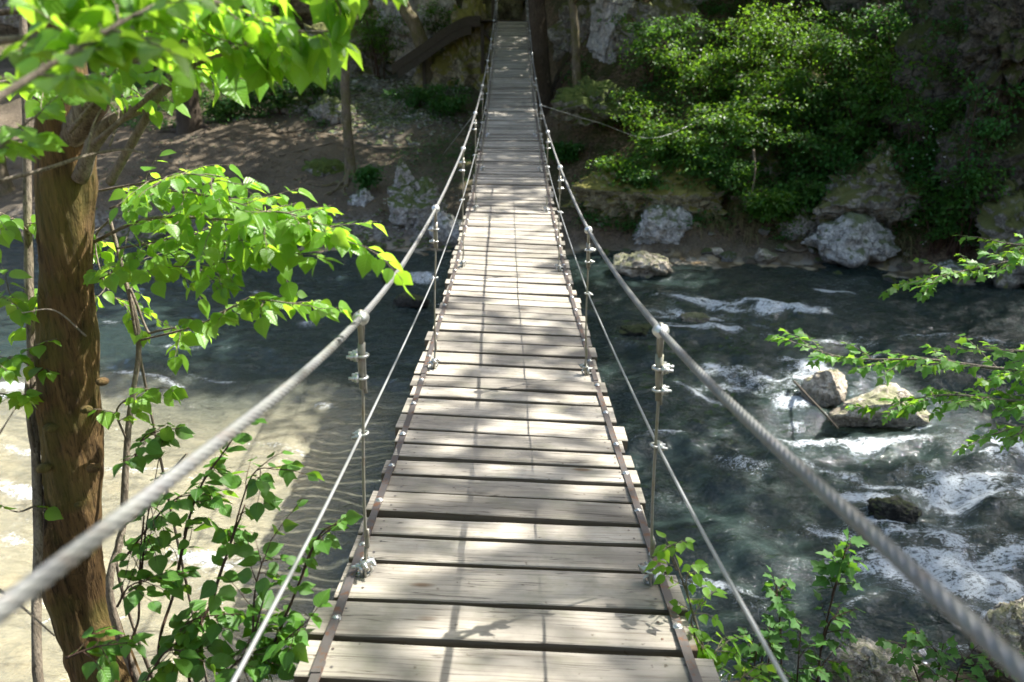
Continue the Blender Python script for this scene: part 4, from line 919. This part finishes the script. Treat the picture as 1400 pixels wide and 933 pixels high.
# fallen branches and roots
def stick(name, label, cat, pts, r0, r1):
    w = []
    for p in pts:
        q = PY(*p[:3]) if len(p) == 3 else np.array(p[:3]); w.append(q)
    c = curve(w, 24); mb = MB().tube(c, np.linspace(r0, r1, 24), 8, lump=.25, seed=int(pts[0][0]), lump_scale=9)
    return tag(mb.build(name, M['wood_dark' if label.startswith('dark') else 'root']), label, cat)
def on_ground(px, py, lift=.03):
    """where the pixel's ray meets the ground"""
    d_ = ray(px, py); lo = 3.0
    for t in np.arange(15, 34, .05):
        p = d_ * t + np.array([0, 0, CAMZ])
        if p[2] < gz(p[0], p[1]) + lift: return (p[0], p[1], gz(p[0], p[1]) + lift, 0)
    return (p[0], p[1], p[2], 0)
stick('fallen_branch', 'long thin root lying on the earth left of the slim tree', 'root', [on_ground(382, 214), on_ground(420, 204), on_ground(455, 196)], .035, .015)
stick('exposed_root', 'exposed root snaking over the earth right of the slim tree', 'root', [on_ground(486, 195), on_ground(520, 205), on_ground(560, 203), on_ground(590, 198)], .04, .015)
stick('fallen_branch', 'pale stick lying on the earth bank in front of the rocks', 'stick', [on_ground(385, 182), on_ground(405, 180), on_ground(428, 174)], .05, .02)
stick('driftwood', 'forked driftwood on the waterline left of the biggest pale boulder', 'driftwood', [on_ground(1072, 338), on_ground(1092, 344), on_ground(1112, 340)], .05, .02)
stick('driftwood', 'dark branch caught against the midstream boulders', 'driftwood', [tuple(PZ(1086, 522, .12)) + (0,), tuple(PZ(1118, 556, .28)) + (0,), tuple(PZ(1146, 586, .1)) + (0,)], .018, .008)
stick('fallen_branch', 'bare leaning stick on the right slope above the leafy mound', 'stick', [(1165, 138, 18.6), (1180, 160, 18.3), (1192, 185, 18.0)], .02, .01)
for k, pts in enumerate(([(870, 20, 23.5), (905, 30, 22.5), (930, 5, 22)], [(990, 230, 17.6), (1000, 255, 17.4), (975, 268, 17.3)], [(1030, 205, 17.2), (1032, 235, 17), (1028, 265, 16.9)])):
    stick('bare_branch', ('twisted grey branch in front of the dark rocks at the top right', 'bent bare branch under the shrubs over the dark hollow', 'thin upright dead stem hanging before the slanting rock face')[k], 'branch', pts, .03, .012)

# ------------------------------------------------------------------ the bridge
DK = np.array([(-2, -1.15), (0, -1.36), (1.735, -1.59), (2.06, -1.63), (4.24, -1.835), (6.86, -1.93), (9.34, -1.89), (11.75, -1.76), (14.45, -1.55), (17.29, -1.22), (19.73, -.80), (22.94, -.22), (27.6, .76), (29, 1.05)])
CB = np.array([(-2, .06), (.51, -.465), (2.06, -.77), (4.24, -.915), (6.85, -.926), (9.31, -.845), (11.73, -.683), (14.41, -.40), (17.2, -.017), (19.67, .458), (22.9, 1.05), (27.6, 2.0), (30, 2.5)])
DD = np.array([(-2, .05), (.51, .05), (2, .02), (4.24, .1), (6.85, .146), (9.3, .21), (11.7, .277), (14.4, .3), (17.2, .29), (19.7, .22), (22.9, .22), (30, .2)])
def smooth_tab(tab):
    yy = np.linspace(tab[0, 0], tab[-1, 0], 400); zz = np.interp(yy, tab[:, 0], tab[:, 1]); k = np.ones(25) / 25
    zp = np.concatenate([2 * zz[0] - zz[12:0:-1], zz, 2 * zz[-1] - zz[-2:-14:-1]]); return yy, np.convolve(zp, k, 'valid')
dk, cb, ddt = smooth_tab(DK), smooth_tab(CB), smooth_tab(DD)
def deck_z(y): return CAMZ + np.interp(y, *dk)
def cable_z(y, s): return CAMZ + np.interp(y, *cb) - s * .5 * np.interp(y, *ddt)
def roll(y): return float(np.interp(y, [0, 2, 5, 8, 11, 30], [.035, .04, .047, .04, .012, .0]))   # right side hangs a little lower
bridge = empty('suspension_footbridge', (0, -1.2, CAMZ - 1.3))
tag(bridge, 'plank suspension footbridge on steel cables running straight across the river', 'footbridge')
binv = Matrix.Translation(-Vector(bridge.location))
def bpart(o): o.parent = bridge; o.matrix_parent_inverse = binv; return o
def row_to_y(py):
    d_ = ray(700, py); y_ = np.linspace(.5, 27.5, 8000); t = y_ / d_[1]; z_ = CAMZ + d_[2] * t - deck_z(y_); k = np.where(np.diff(np.sign(z_)))[0]
    return y_[k[0]] if len(k) else None
rows = [882, 828, 773, 737, 710, 679, 656, 634.6, 613, 593.6, 572, 549, 533, 517, 501, 484.6, 470, 456, 445]
edges = [row_to_y(r_) for r_ in rows]
while edges[0] > -1.1: edges.insert(0, edges[0] - .185)
while edges[-1] < 27.5: edges.append(edges[-1] + rng.uniform(.162, .187))
def plank_mesh(name, L, Wd, Th, bow):
    n = 9; s_ = np.linspace(-.5, .5, n); ch = .0035
    prof = [(-Wd / 2, -Th), (-Wd / 2, -ch), (-Wd / 2 + ch, 0), (Wd / 2 - ch, 0), (Wd / 2, -ch), (Wd / 2, -Th)]
    v = []
    for q in s_:
        for (yy, zz) in prof:
            e = .0015 * math.sin(q * 17 + bow * 900)
            v.append((q * L, yy + e, zz - bow * (1 - 4 * q * q) + rng.normal(0, .0006)))
    v = np.array(v); m = len(prof); i = np.arange(n - 1)[:, None] * m; j = np.arange(m)[None]; k = (j + 1) % m
    mb = MB().add(v, np.stack([i + j, i + k, i + m + k, i + m + j], -1).reshape(-1, 4)); b0 = (n - 1) * m
    mb.f.append(np.array([list(range(m))])); mb.f.append(np.array([[b0 + q for q in reversed(range(m))]]))
    # nail heads in rusty dimples near both ends
    return mb
far_v = MB(); n_pl = 0; nail_proto = None; first = max(0, next(i for i, e in enumerate(edges) if e > 1.2))
plank_info = []
for a, e in zip(edges[:-1], edges[1:]):
    gap = rng.uniform(.028, .038)
    yc = (a + e) / 2; wd = e - a - gap; L = (1.1 if yc < 20 else 1.1 - .016 * (yc - 20)) * rng.uniform(.97, 1.03); th = .05
    slope = math.atan2(float(deck_z(yc + .1) - deck_z(yc - .1)), .2)
    ro = Euler((slope + rng.normal(0, .02), roll(yc) + rng.normal(0, .007), rng.normal(0, .006) - (.02 if yc < 8 else .006)))
    if yc > 26.6: ro = Euler((slope, 0, .02 * (yc - 26.6) / .3))
    loc = Vector((rng.normal(-.012, .012), yc, float(deck_z(yc)) + rng.normal(0, .0025)))
    mb = plank_mesh('plank', L, wd, th, rng.uniform(-.002, .004))
    vis = a > 1.0
    if vis and n_pl < 98:
        o = mb.build('plank', M['wood'], None, smooth=False); o.location = loc; o.rotation_euler = ro; bpart(o); n_pl += 1
        if yc < 5.5:
            for sx_ in (-1, 1):
                for q in range(2):
                    if nail_proto is None:
                        th_ = np.arange(8) * PI / 4; vv = np.array([(.0045 * math.cos(t), .0045 * math.sin(t), .0006) for t in th_] + [(0, 0, .0016)])
                        no = nail_proto = MB().add(vv, np.array([(t, (t + 1) % 8, 8) for t in range(8)])).build('nail', M['strap'])
                    else: no = nail_proto.copy(); COL.objects.link(no)
                    no.parent = o; no.location = (sx_ * (L / 2 - .075 - rng.uniform(0, .02)), (-.25 + .5 * q) * wd, .0012)
    else:
        MM = np.array(Matrix.Translation(loc) @ ro.to_matrix().to_4x4()); b0 = far_v.n
        for vv in mb.v: far_v.v.append(vv @ MM[:3, :3].T + MM[:3, 3])
        far_v.n += mb.n
        for f_ in mb.f: far_v.f.append(f_ + b0)
    plank_info.append((yc, wd))
o = bpart(far_v.build('more_planks', M['wood'], None, smooth=False)); o['kind'] = 'stuff'

# hand cables: six twisted strands where they are near
def rope(path, r, name, mat, lay=.13, strands=6, fine=1.0):
    p, t, u_, w_ = frames(path); n = len(p); s_ = np.concatenate([[0], np.cumsum(np.linalg.norm(np.diff(p, axis=0), axis=1))])
    m = strands * 6; a = np.arange(m) * 2 * PI / m
    lob = .86 + .26 * np.sqrt(np.abs(np.cos(a * strands / 2)))
    tw = s_ * 2 * PI / lay
    A = a[None] + tw[:, None]
    v = p[:, None] + r * lob[None, :, None] * (np.cos(A)[..., None] * u_[:, None] + np.sin(A)[..., None] * w_[:, None])
    i = np.arange(n - 1)[:, None] * m; j = np.arange(m)[None]; k = (j + 1) % m
    return MB().add(v.reshape(-1, 3), np.stack([i + j, i + k, i + m + k, i + m + j], -1).reshape(-1, 4)).build(name, mat)
HX = .425
yy = np.concatenate([np.arange(-1.9, 3.2, .012), np.arange(3.2, 8, .03), np.arange(8, 29.6, .12)])
cab = {}
for s_ in (-1, 1):
    xx = s_ * np.interp(yy, [-2, .5, 22, 30], [.47, HX, HX, .52]) - .004
    p = np.stack([xx, yy, cable_z(yy, s_)], 1)
    bpart(rope(p, .0093, 'hand_cable', M['cable']))
    q = np.arange(-1.2, 28, .2)
    bz = np.array([float(deck_z(t)) - s_ * .47 * roll(t) - .055 for t in q])
    mb = MB().tube(np.stack([q * 0 + s_ * .44, q, bz], 1), .012, 8); bpart(mb.build('deck_cable', M['cable']))
# hangers
TOPY = [2.06, 4.24, 6.85, 9.31, 11.73, 14.41, 17.2, 19.67, 22.9, 26.2]
LOFF = {-1: [0, .06, .05, .03, 0, .02, .0, .0, 0, 0], 1: [-.02, -.08, -.02, 0, 0, 0, 0, 0, 0, 0]}
def clip_mesh():
    mb = MB(); r_ = .0042; a = np.linspace(-PI / 2, PI / 2, 9)
    U = [(.020, -.013, 0)] + [(-.002 - .013 * math.cos(t), .013 * math.sin(t), 0) for t in a] + [(.020, .013, 0)]
    mb.tube(U, r_, 7); mb.box((.010, .040, .020), Matrix.Translation((.012, 0, 0)))
    for s_ in (-1, 1):
        t = np.arange(6) * PI / 3; vv = np.array([(x_, .013 * s_ + .0085 * math.cos(k), .0085 * math.sin(k)) for x_ in (.0175, .0255) for k in t])
        f4 = np.array([(k, (k + 1) % 6, 6 + (k + 1) % 6, 6 + k) for k in range(6)]); mb.add(vv, f4); mb.f.append(np.array([[mb.n - 6 + k for k in range(6)]]))
        mb.tube([(.02, .013 * s_, 0), (.036, .013 * s_, 0)], .0045, 6)
    return mb
clip_proto = None; midpts = {-1: [], 1: []}
def clip(parent, loc, rot, scale=1.0):
    global clip_proto
    if clip_proto is None: o = clip_proto = clip_mesh().build('cable_clip', M['clamp'])
    else: o = clip_proto.copy(); COL.objects.link(o)
    o.parent = parent; o.location = Vector(loc) - Vector(parent.location); o.rotation_euler = rot; o.scale = (scale,) * 3
for k, ty in enumerate(TOPY):
    for s_ in (-1, 1):
        y1 = ty + LOFF[s_][k]; x1 = s_ * float(np.interp(y1, [-2, .5, 22, 30], [.47, HX, HX, .52])) - .004
        y0 = ty; x0 = s_ * np.interp(ty, [2, 9, 22], [.462, .43, .425]) - .012
        top = np.array([x1, y1, float(cable_z(y1, s_))]); bot = np.array([x0, y0, float(deck_z(y0)) - s_ * .46 * roll(y0) + .004])
        ax = unit(bot - top); H = np.linalg.norm(bot - top)
        mb = MB(); sdv = np.array([0, 1.0, 0]); sdv = unit(sdv - ax * np.dot(sdv, ax)); nrm = np.cross(ax, sdv)
        # rope eye round the cable
        eye = [top + sdv * .015 * math.cos(a) * 1.1 + np.array([0, 0, 1]) * .017 * math.sin(a) for a in np.linspace(-.3, PI + .3, 14)]
        lo = top + ax * .075
        mb.tube([lo + sdv * .006] + eye[:1] * 0 + [top + sdv * .017 + ax * .02] + eye + [top - sdv * .017 + ax * .02, lo - sdv * .006], .0075, 8)
        mb.tube([lo, top + ax * .13, top + ax * .22], [.0115, .0115, .0085], 9, lump=.25, seed=k + 3, lump_scale=60)
        # dead end strand beside the main one
        mb.tube(curve([lo + nrm * .006, top + ax * .16 + nrm * .008, top + ax * .235 + nrm * .010], 8), .0045, 6)
        nn_ = 26; q = np.linspace(.2, H - .02, nn_)
        mb.tube(np.array([top + ax * t + nrm * .002 * math.sin(t * 9) for t in q]), .0047, 8)
        # lower eye round the strap bolt
        e0 = bot - ax * .10
        mb.tube(curve([e0, e0 + ax * .05 + sdv * .011, bot + sdv * .015 - ax * .0, bot + ax * .0 + nrm * .008, bot - sdv * .015, e0 + ax * .05 - sdv * .011, e0], 24), .0052, 7)
        mb.tube(curve([e0 - ax * .07 + nrm * .007, e0 + nrm * .007], 5), .0055, 6)
        root = bpart(mb.build('hanger', M['hang'], None)); 
        # give each hanger its own origin at its top
        root.data.transform(Matrix.Translation(-Vector(top))); root.location = Vector(top)
        kk, kf = ico(3); kn = MB().add((kk * np.array([.024, .030, .022])) * (1 + .10 * fbm(kk * 2.5, 2, k))[:, None], kf).build('thimble', M['clamp'], root); kn.location = (0, 0, 0)
        az = math.pi if s_ < 0 else 0
        clip(root, top + ax * .115, (0, 0, az + rng.uniform(-.5, .1)), 1.15); clip(root, top + ax * .185, (0, 0, az + rng.uniform(-.2, .5)), 1.0)
        mid = top + ax * H * .42; midpts[s_].append(mid)
        clip(root, mid, (0, .2, az + .1), .95)
        if k < 6: clip(root, bot - ax * .05, (0, 0, az + PI / 2 + .6), 1.1); clip(root, bot - ax * .015, (PI / 2, 0, az + .2), 1.25)
# mid wires
for s_ in (-1, 1):
    p = [np.array([s_ * .46, -1.6, CAMZ - .62]), np.array([s_ * .445 - .004, .95, CAMZ - .955])] + [m_ + np.array([s_ * .006, 0, 0]) for m_ in midpts[s_]] + [np.array([s_ * .44, 29.0, CAMZ + 1.6])]
    p = np.concatenate([a_ + (b_ - a_) * np.linspace(0, 1, 12)[:-1, None] - UP * (.008 * np.sin(np.linspace(0, PI, 12))[:-1, None]) for a_, b_ in zip(p[:-1], p[1:])] + [p[-1:]])
    bpart(MB().tube(p, .0042, 8).build('mid_wire', M['wire']))
# straps with bolts
bolt_proto = None
for s_ in (-1, 1):
    st = MB(); y_ = .3; sx_ = []
    while y_ < 27:
        L = 1.32; q = np.linspace(y_, min(y_ + L, 27.3), 12); off = .004 * (int(y_ / L) % 2)
        xx = s_ * (np.interp(q, [0, 20, 28], [.502, .50, .44]) + off * .6) - .012
        for a_, b_ in ((0, 11),):
            zz = np.array([float(deck_z(t)) for t in q]) - s_ * .5 * np.array([roll(t) for t in q]) + .006 + off
            hw, hh = .0135, .0028
            v = np.stack([np.stack([xx + dx, q, zz + dz], 1) for dx, dz in ((-hw, -hh), (hw, -hh), (hw, hh), (-hw, hh))], 1).reshape(-1, 3)
            i = np.arange(11)[:, None] * 4; j = np.arange(4)[None]; kq = (j + 1) % 4
            st.add(v, np.stack([i + j, i + kq, i + 4 + kq, i + 4 + j], -1).reshape(-1, 4)); st.f.append(np.array([[st.n - 48 + q2 for q2 in range(4)], [st.n - 1 - q2 for q2 in range(4)]]))
        y_ += L - .05
    so = bpart(st.build('strap', M['strap'], None, smooth=False))
    for k, (yc, wd) in enumerate(plank_info):
        if yc < 1.0 or yc > 9 or k % 2: continue
        if bolt_proto is None:
            mb = MB(); v, f = tube_arrays([(0, 0, 0), (0, 0, .003)], .015, 14); b0 = mb.n; mb.v.append(v); mb.n += len(v); [mb.f.append(a + b0) for a in f]
            kk, kf = ico(2); mb.add(kk * np.array([.0095, .0095, .006]) + np.array([0, 0, .004]), kf); o = bolt_proto = mb.build('bolt', M['clamp'])
        else: o = bolt_proto.copy(); COL.objects.link(o)
        o.parent = so; o.matrix_parent_inverse = Matrix.Identity(4)
        wl = Vector((s_ * .502 - .012, yc + rng.normal(0, .01), float(deck_z(yc)) - s_ * .5 * roll(yc) + .011)); o.location = wl
# guy wires and anchor posts
gl_ = on_ground(605, 213)
for pts in ([np.array([-.43, 9.34, float(cable_z(9.34, -1))]), np.array(gl_[:3])],
            [np.array([.43, 11.75, float(cable_z(11.75, 1))]), np.array([1.5, 14.0, 3.15]), np.array([3.2, 17.2, 2.55]), np.array([5.3, 19.5, 3.1])]):
    bpart(MB().tube(curve(pts, 40), .0055, 7).build('guy_wire', M['wire']))
for s_ in (-1, 1):
    bx = s_ * .62; g0 = gz(bx, -1.7); mb = MB().box((.16, .16, 4.75 - g0), Matrix.Translation((bx, -1.7, (4.75 + g0) / 2 - .1))); bpart(mb.build('anchor_post', M['wood_dark'], None, smooth=False))
    bpart(MB().box((.14, .14, 4.9 - 2.6), Matrix.Translation((s_ * .62, 28.15, 6.0))).build('anchor_post', M['wood_dark'], None, smooth=False))

# ------------------------------------------------------------------ wooden landing and steps at the far end
ramp = empty('wooden_steps', (-2.4, 27.6, 4.3)); tag(ramp, 'dark wooden landing and steps leading down left from the far end of the bridge', 'steps')
rinv = Matrix.Translation(-Vector(ramp.location))
def rpart(mb, name):
    o = mb.build(name, M['wood_dark'], ramp, smooth=False); o.matrix_parent_inverse = rinv; return o
A, B = np.array([-1.15, 28.15, 5.22]), np.array([-3.95, 27.7, 3.72])
for k in range(9):
    o = rpart(MB().box((.205, 1.25, .05), Matrix.Translation((-1.05 + .212 * k, 28.25, 5.2 + rng.normal(0, .004)))), 'landing_board')
RC = curve([(-1.05, 28.15, 5.24), (-1.55, 28.12, 5.20), (-2.15, 28.0, 4.92), (-3.0, 27.85, 4.36), (-4.0, 27.7, 3.74)], 40)
def sweep(off_y, lo, hi, th, a=0, b=40):
    p = RC[a:b]; n = len(p); c = np.array([(dy, dz) for dy, dz in ((-th / 2, lo), (th / 2, lo), (th / 2, hi), (-th / 2, hi))])
    v = np.stack([p + np.array([0, off_y + dy, dz]) for dy, dz in c], 1).reshape(-1, 3)
    i = np.arange(n - 1)[:, None] * 4; j = np.arange(4)[None]; k = (j + 1) % 4
    mb = MB().add(v, np.stack([i + j, i + k, i + 4 + k, i + 4 + j], -1).reshape(-1, 4)); mb.f.append(np.array([[0, 1, 2, 3], [n * 4 - 1, n * 4 - 2, n * 4 - 3, n * 4 - 4]])); return mb
for yoff in (-.56, .56): rpart(sweep(yoff, -.24, -.03, .06), 'stringer')
rpart(sweep(-.61, -.20, .10, .03), 'side_board'); rpart(sweep(-.615, -.47, -.215, .03, 6, 38), 'side_board')
for k in range(13):
    i = int(1 + 38 * (k + .5) / 13); d_ = RC[i + 1] - RC[i - 1]
    rpart(MB().box((.235, 1.08, .045), Matrix.Translation(RC[i] + np.array([0, 0, .0])) @ Matrix.Rotation(-math.atan2(d_[2], d_[0]) * .9 + (math.pi * .9 if False else 0), 4, 'Y')), 'tread')
rpart(MB().tube([(-1.1, 27.75, 5.1), (-.55, 27.8, 4.35)], .045, 6), 'brace')
for px_, zt in ((-1.0, 5.1), (-3.0, 4.1)):
    g0 = gz(px_, 27.8); rpart(MB().box((.11, .11, zt - g0 + .3), Matrix.Translation((px_, 27.75, (zt + g0 - .3) / 2))), 'support_post')
# notices on the rock
for k, (px, py, w_, h_, lb) in enumerate(((554, 8, .30, .30, 'pale square notice fixed to the grey rock face, the left of two'), (582, 19, .20, .38, 'narrow pale notice fixed to the grey rock face, the right of two'))):
    o = MB().box((w_, .02, h_), None).build('notice', M['paper'], None, smooth=False); o.location = PY(px, py, 29.55); o.rotation_euler = (0, rng.uniform(-.06, .06), rng.uniform(-.1, .1)); tag(o, lb, 'notice')

# ------------------------------------------------------------------ camera, light
cam = bpy.data.cameras.new('camera'); co = bpy.data.objects.new('camera', cam); COL.objects.link(co)
co.location = (0, 0, CAMZ); co.rotation_euler = (PI / 2 - PITCH, 0, 0)
cam.sensor_width = 36; cam.lens = 36 * FPX / 1400; cam.clip_start = .05; cam.clip_end = 600
cam.dof.use_dof = True; cam.dof.focus_distance = 3.3; cam.dof.aperture_fstop = 2.8
scene.camera = co
sd = Vector(SUN).normalized()
sun = bpy.data.lights.new('sun', 'SUN'); sun.energy = 5.0; sun.angle = math.radians(.53); sun.color = (1.0, .965, .90)
so = bpy.data.objects.new('sun', sun); COL.objects.link(so); so.rotation_euler = sd.to_track_quat('Z', 'Y').to_euler()
wd_ = bpy.data.worlds.new('World'); scene.world = wd_; wd_.use_nodes = True; nt = wd_.node_tree
bg = nt.nodes['Background']; sky = nt.nodes.new('ShaderNodeTexSky'); sky.sky_type = 'NISHITA'; sky.sun_disc = False; sky.air_density = .8; sky.dust_density = 3.0; sky.ozone_density = .5
sky.sun_elevation = math.asin(sd.z); sky.sun_rotation = math.atan2(sd.x, sd.y)
nt.links.new(sky.outputs[0], bg.inputs[0]); bg.inputs[1].default_value = .15
scene.view_settings.view_transform = 'Standard'; scene.view_settings.look = 'None'; scene.view_settings.gamma = 1; scene.view_settings.exposure = 1.6
scene.render.engine = 'CYCLES'; scene.cycles.use_denoising = True
scene.cycles.max_bounces = 8; scene.cycles.transparent_max_bounces = 12; scene.cycles.diffuse_bounces = 4
scene.cycles.caustics_reflective = False; scene.cycles.caustics_refractive = False; scene.cycles.sample_clamp_indirect = 6
